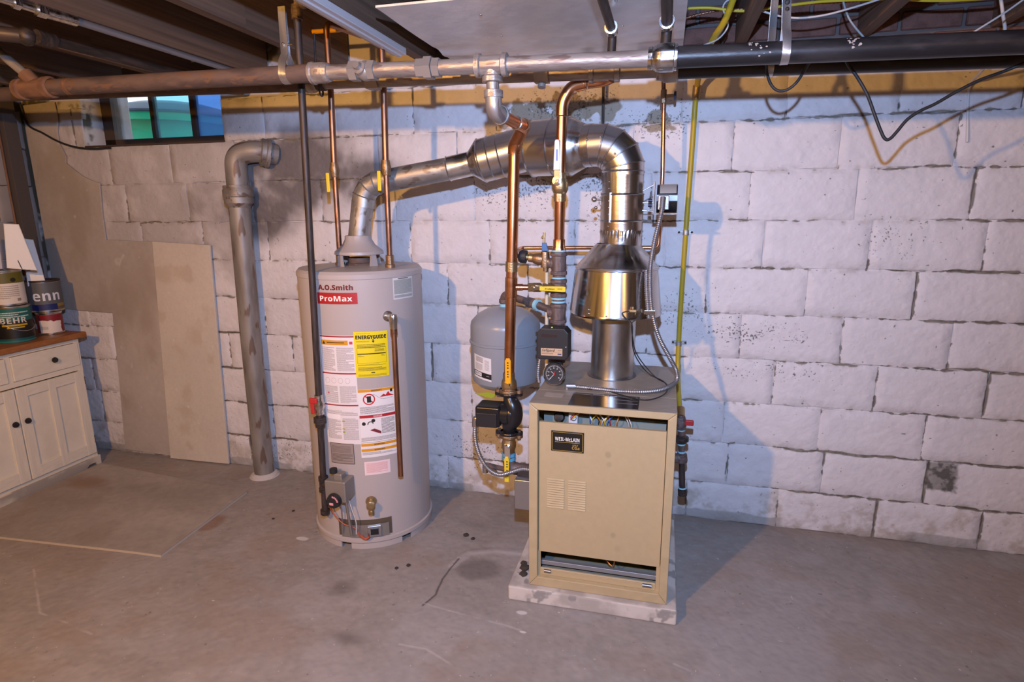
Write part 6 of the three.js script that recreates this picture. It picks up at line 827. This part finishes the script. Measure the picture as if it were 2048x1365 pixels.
// front of the labels faces the camera: about 55 degrees from +z towards +x
const facing = w => w * (55 / 360);
can([-3.315, 0.8, 0.425], 0.083, 0.19, 'black and teal gallon paint can on the cabinet top', (g, w, h) => { g.fillStyle = '#0c0d10'; g.fillRect(0, 0, w, h); g.fillStyle = '#0b5f5a'; g.fillRect(0, 0, w, 150); g.fillStyle = '#0a4f52'; g.fillRect(0, h - 26, w, 26); const c = facing(w); g.fillStyle = '#c9c4bd'; g.font = 'bold 92px sans-serif'; g.textAlign = 'center'; g.fillText('BEHR', c, 172); g.fillStyle = '#b89a20'; g.fillRect(c - 100, 186, 220, 22); g.fillRect(c - 60, 218, 150, 16); microtext(g, c - 170, 40, 320, 50, 24, '#d0d8d4', 3); }, { handle: true, note: 'black and teal label', body: mat([0.02, 0.18, 0.17], 0.4) });
can([-3.335, 0.99, 0.42], 0.082, 0.185, 'gallon can with white and olive label stacked on black can', (g, w, h) => { g.fillStyle = '#d8d0c6'; g.fillRect(0, 0, w, h); g.fillStyle = '#5f5a14'; g.fillRect(0, 0, w, 130); const c = facing(w); g.fillStyle = '#1c1a14'; g.beginPath(); g.arc(c + 80, 90, 26, 0, 7); g.fill(); microtext(g, c - 60, 160, 180, 150, 24, '#9a9289', 3); g.fillStyle = '#b5512a'; g.fillRect(c - 190, 90, 60, 80); g.fillStyle = '#8a8178'; g.fillRect(c + 90, 320, 36, 34); }, { note: 'white and olive label' });
can([-3.315, 0.8, 0.235], 0.06, 0.125, 'small red and white paint can at the cabinet edge', (g, w, h) => { g.fillStyle = '#7c1420'; g.fillRect(0, 0, w, h); const c = facing(w), r = rng(4); g.fillStyle = '#d9cfc6'; g.beginPath(); g.moveTo(c - 200, h); for (let k = 0; k <= 10; k++) g.lineTo(c - 200 + k * 34, 110 + r() * 40); for (let k = 0; k <= 8; k++) g.lineTo(c + 120 + r() * 30, 110 + k * 34); g.lineTo(c + 110, h); g.fill(); microtext(g, c - 150, 250, 110, 60, 16, '#7d7a80', 3); }, { note: 'red and white label' });
can([-3.345, 0.925, 0.215], 0.08, 0.175, 'grey paint can with big white letters on small red can', (g, w, h) => { g.fillStyle = '#55585c'; g.fillRect(0, 0, w, h); const c = facing(w); g.fillStyle = '#cfd6e4'; g.font = 'bold 190px sans-serif'; g.textAlign = 'center'; g.save(); g.translate(c + 10, 250); g.scale(0.82, 1); g.fillText('enn', 0, 0); g.restore(); g.fillStyle = '#14205e'; g.fillRect(c - 230, 300, 330, 84); g.fillStyle = '#8a7138'; g.fillRect(c + 100, 300, 120, 40); g.fillStyle = '#5f5140'; g.fillRect(c + 100, 340, 120, 44); }, { note: 'grey label with white letters', lid: M.blackIron });
{ const t = thing('plastic_tray', 'crumpled white plastic tray liners piled on the paint cans', 'tray', [-3.36, 1.175, 0.4]);
  obj('liner', extrude([[-0.05, 0], [0.07, -0.02], [0.03, 0.22], [-0.03, 0.225]], 0.012, 0.004).rotateY(0.9).translate(-3.235, 1.185, 0.4), M.whitePlastic, t);
  obj('liner', extrude([[-0.03, -0.05], [0.05, -0.03], [0.03, 0.2], [-0.02, 0.21]], 0.012, 0.004).rotateY(0.8).translate(-3.33, 1.12, 0.27), M.whitePlastic, t);
  obj('film_roll', [extrude([[-0.06, 0], [0.04, 0], [0.05, 0.2], [-0.05, 0.21]], 0.05, 0.015).rotateY(0.95).translate(-3.33, 1.18, 0.46)], mat([0.55, 0.55, 0.6], 0.25), t);
  obj('wire_hook', wire([[-3.27, 1.27, 0.43], [-3.235, 1.24, 0.41], [-3.22, 1.18, 0.4], [-3.25, 1.165, 0.36], [-3.3, 1.16, 0.3]], 0.002, 24), M.rubber, t); }
// bits on the floor
const R9 = rng(31);
for (const [x, z, s] of [[-0.82, 0.42, 0.012], [-0.78, 0.44, 0.009], [-1.02, 0.73, 0.008], [-0.98, 0.7, 0.009], [-1.78, 0.5, 0.007], [-1.73, 0.41, 0.008], [-0.48, 0.69, 0.02], [-0.475, 0.73, 0.016], [-0.49, 0.66, 0.014]]) {
  const g = new THREE.IcosahedronGeometry(s, 1), p = g.attributes.position; for (let i = 0; i < p.count; i++) { const k = 0.7 + 0.6 * vn(p.getX(i) * 200 + x * 9, p.getZ(i) * 200 + p.getY(i) * 170); p.setXYZ(i, p.getX(i) * k, p.getY(i) * k * 0.5, p.getZ(i) * k); } g.computeVertexNormals();
  const onPad = x > -0.5 && z > 0.6; single('dirt_crumb', g.translate(x, (onPad ? 0.0605 : 0.0005) + s * 0.33, z), mat([0.05, 0.04, 0.03], 0.95), onPad ? 'dark dirt crumb on the pad corner beside the boiler' : 'dark dirt crumb on the concrete floor', 'dirt', onPad ? 'dirt on the pad' : 'dirt on the floor');
}
renderer.render(scene, camera);
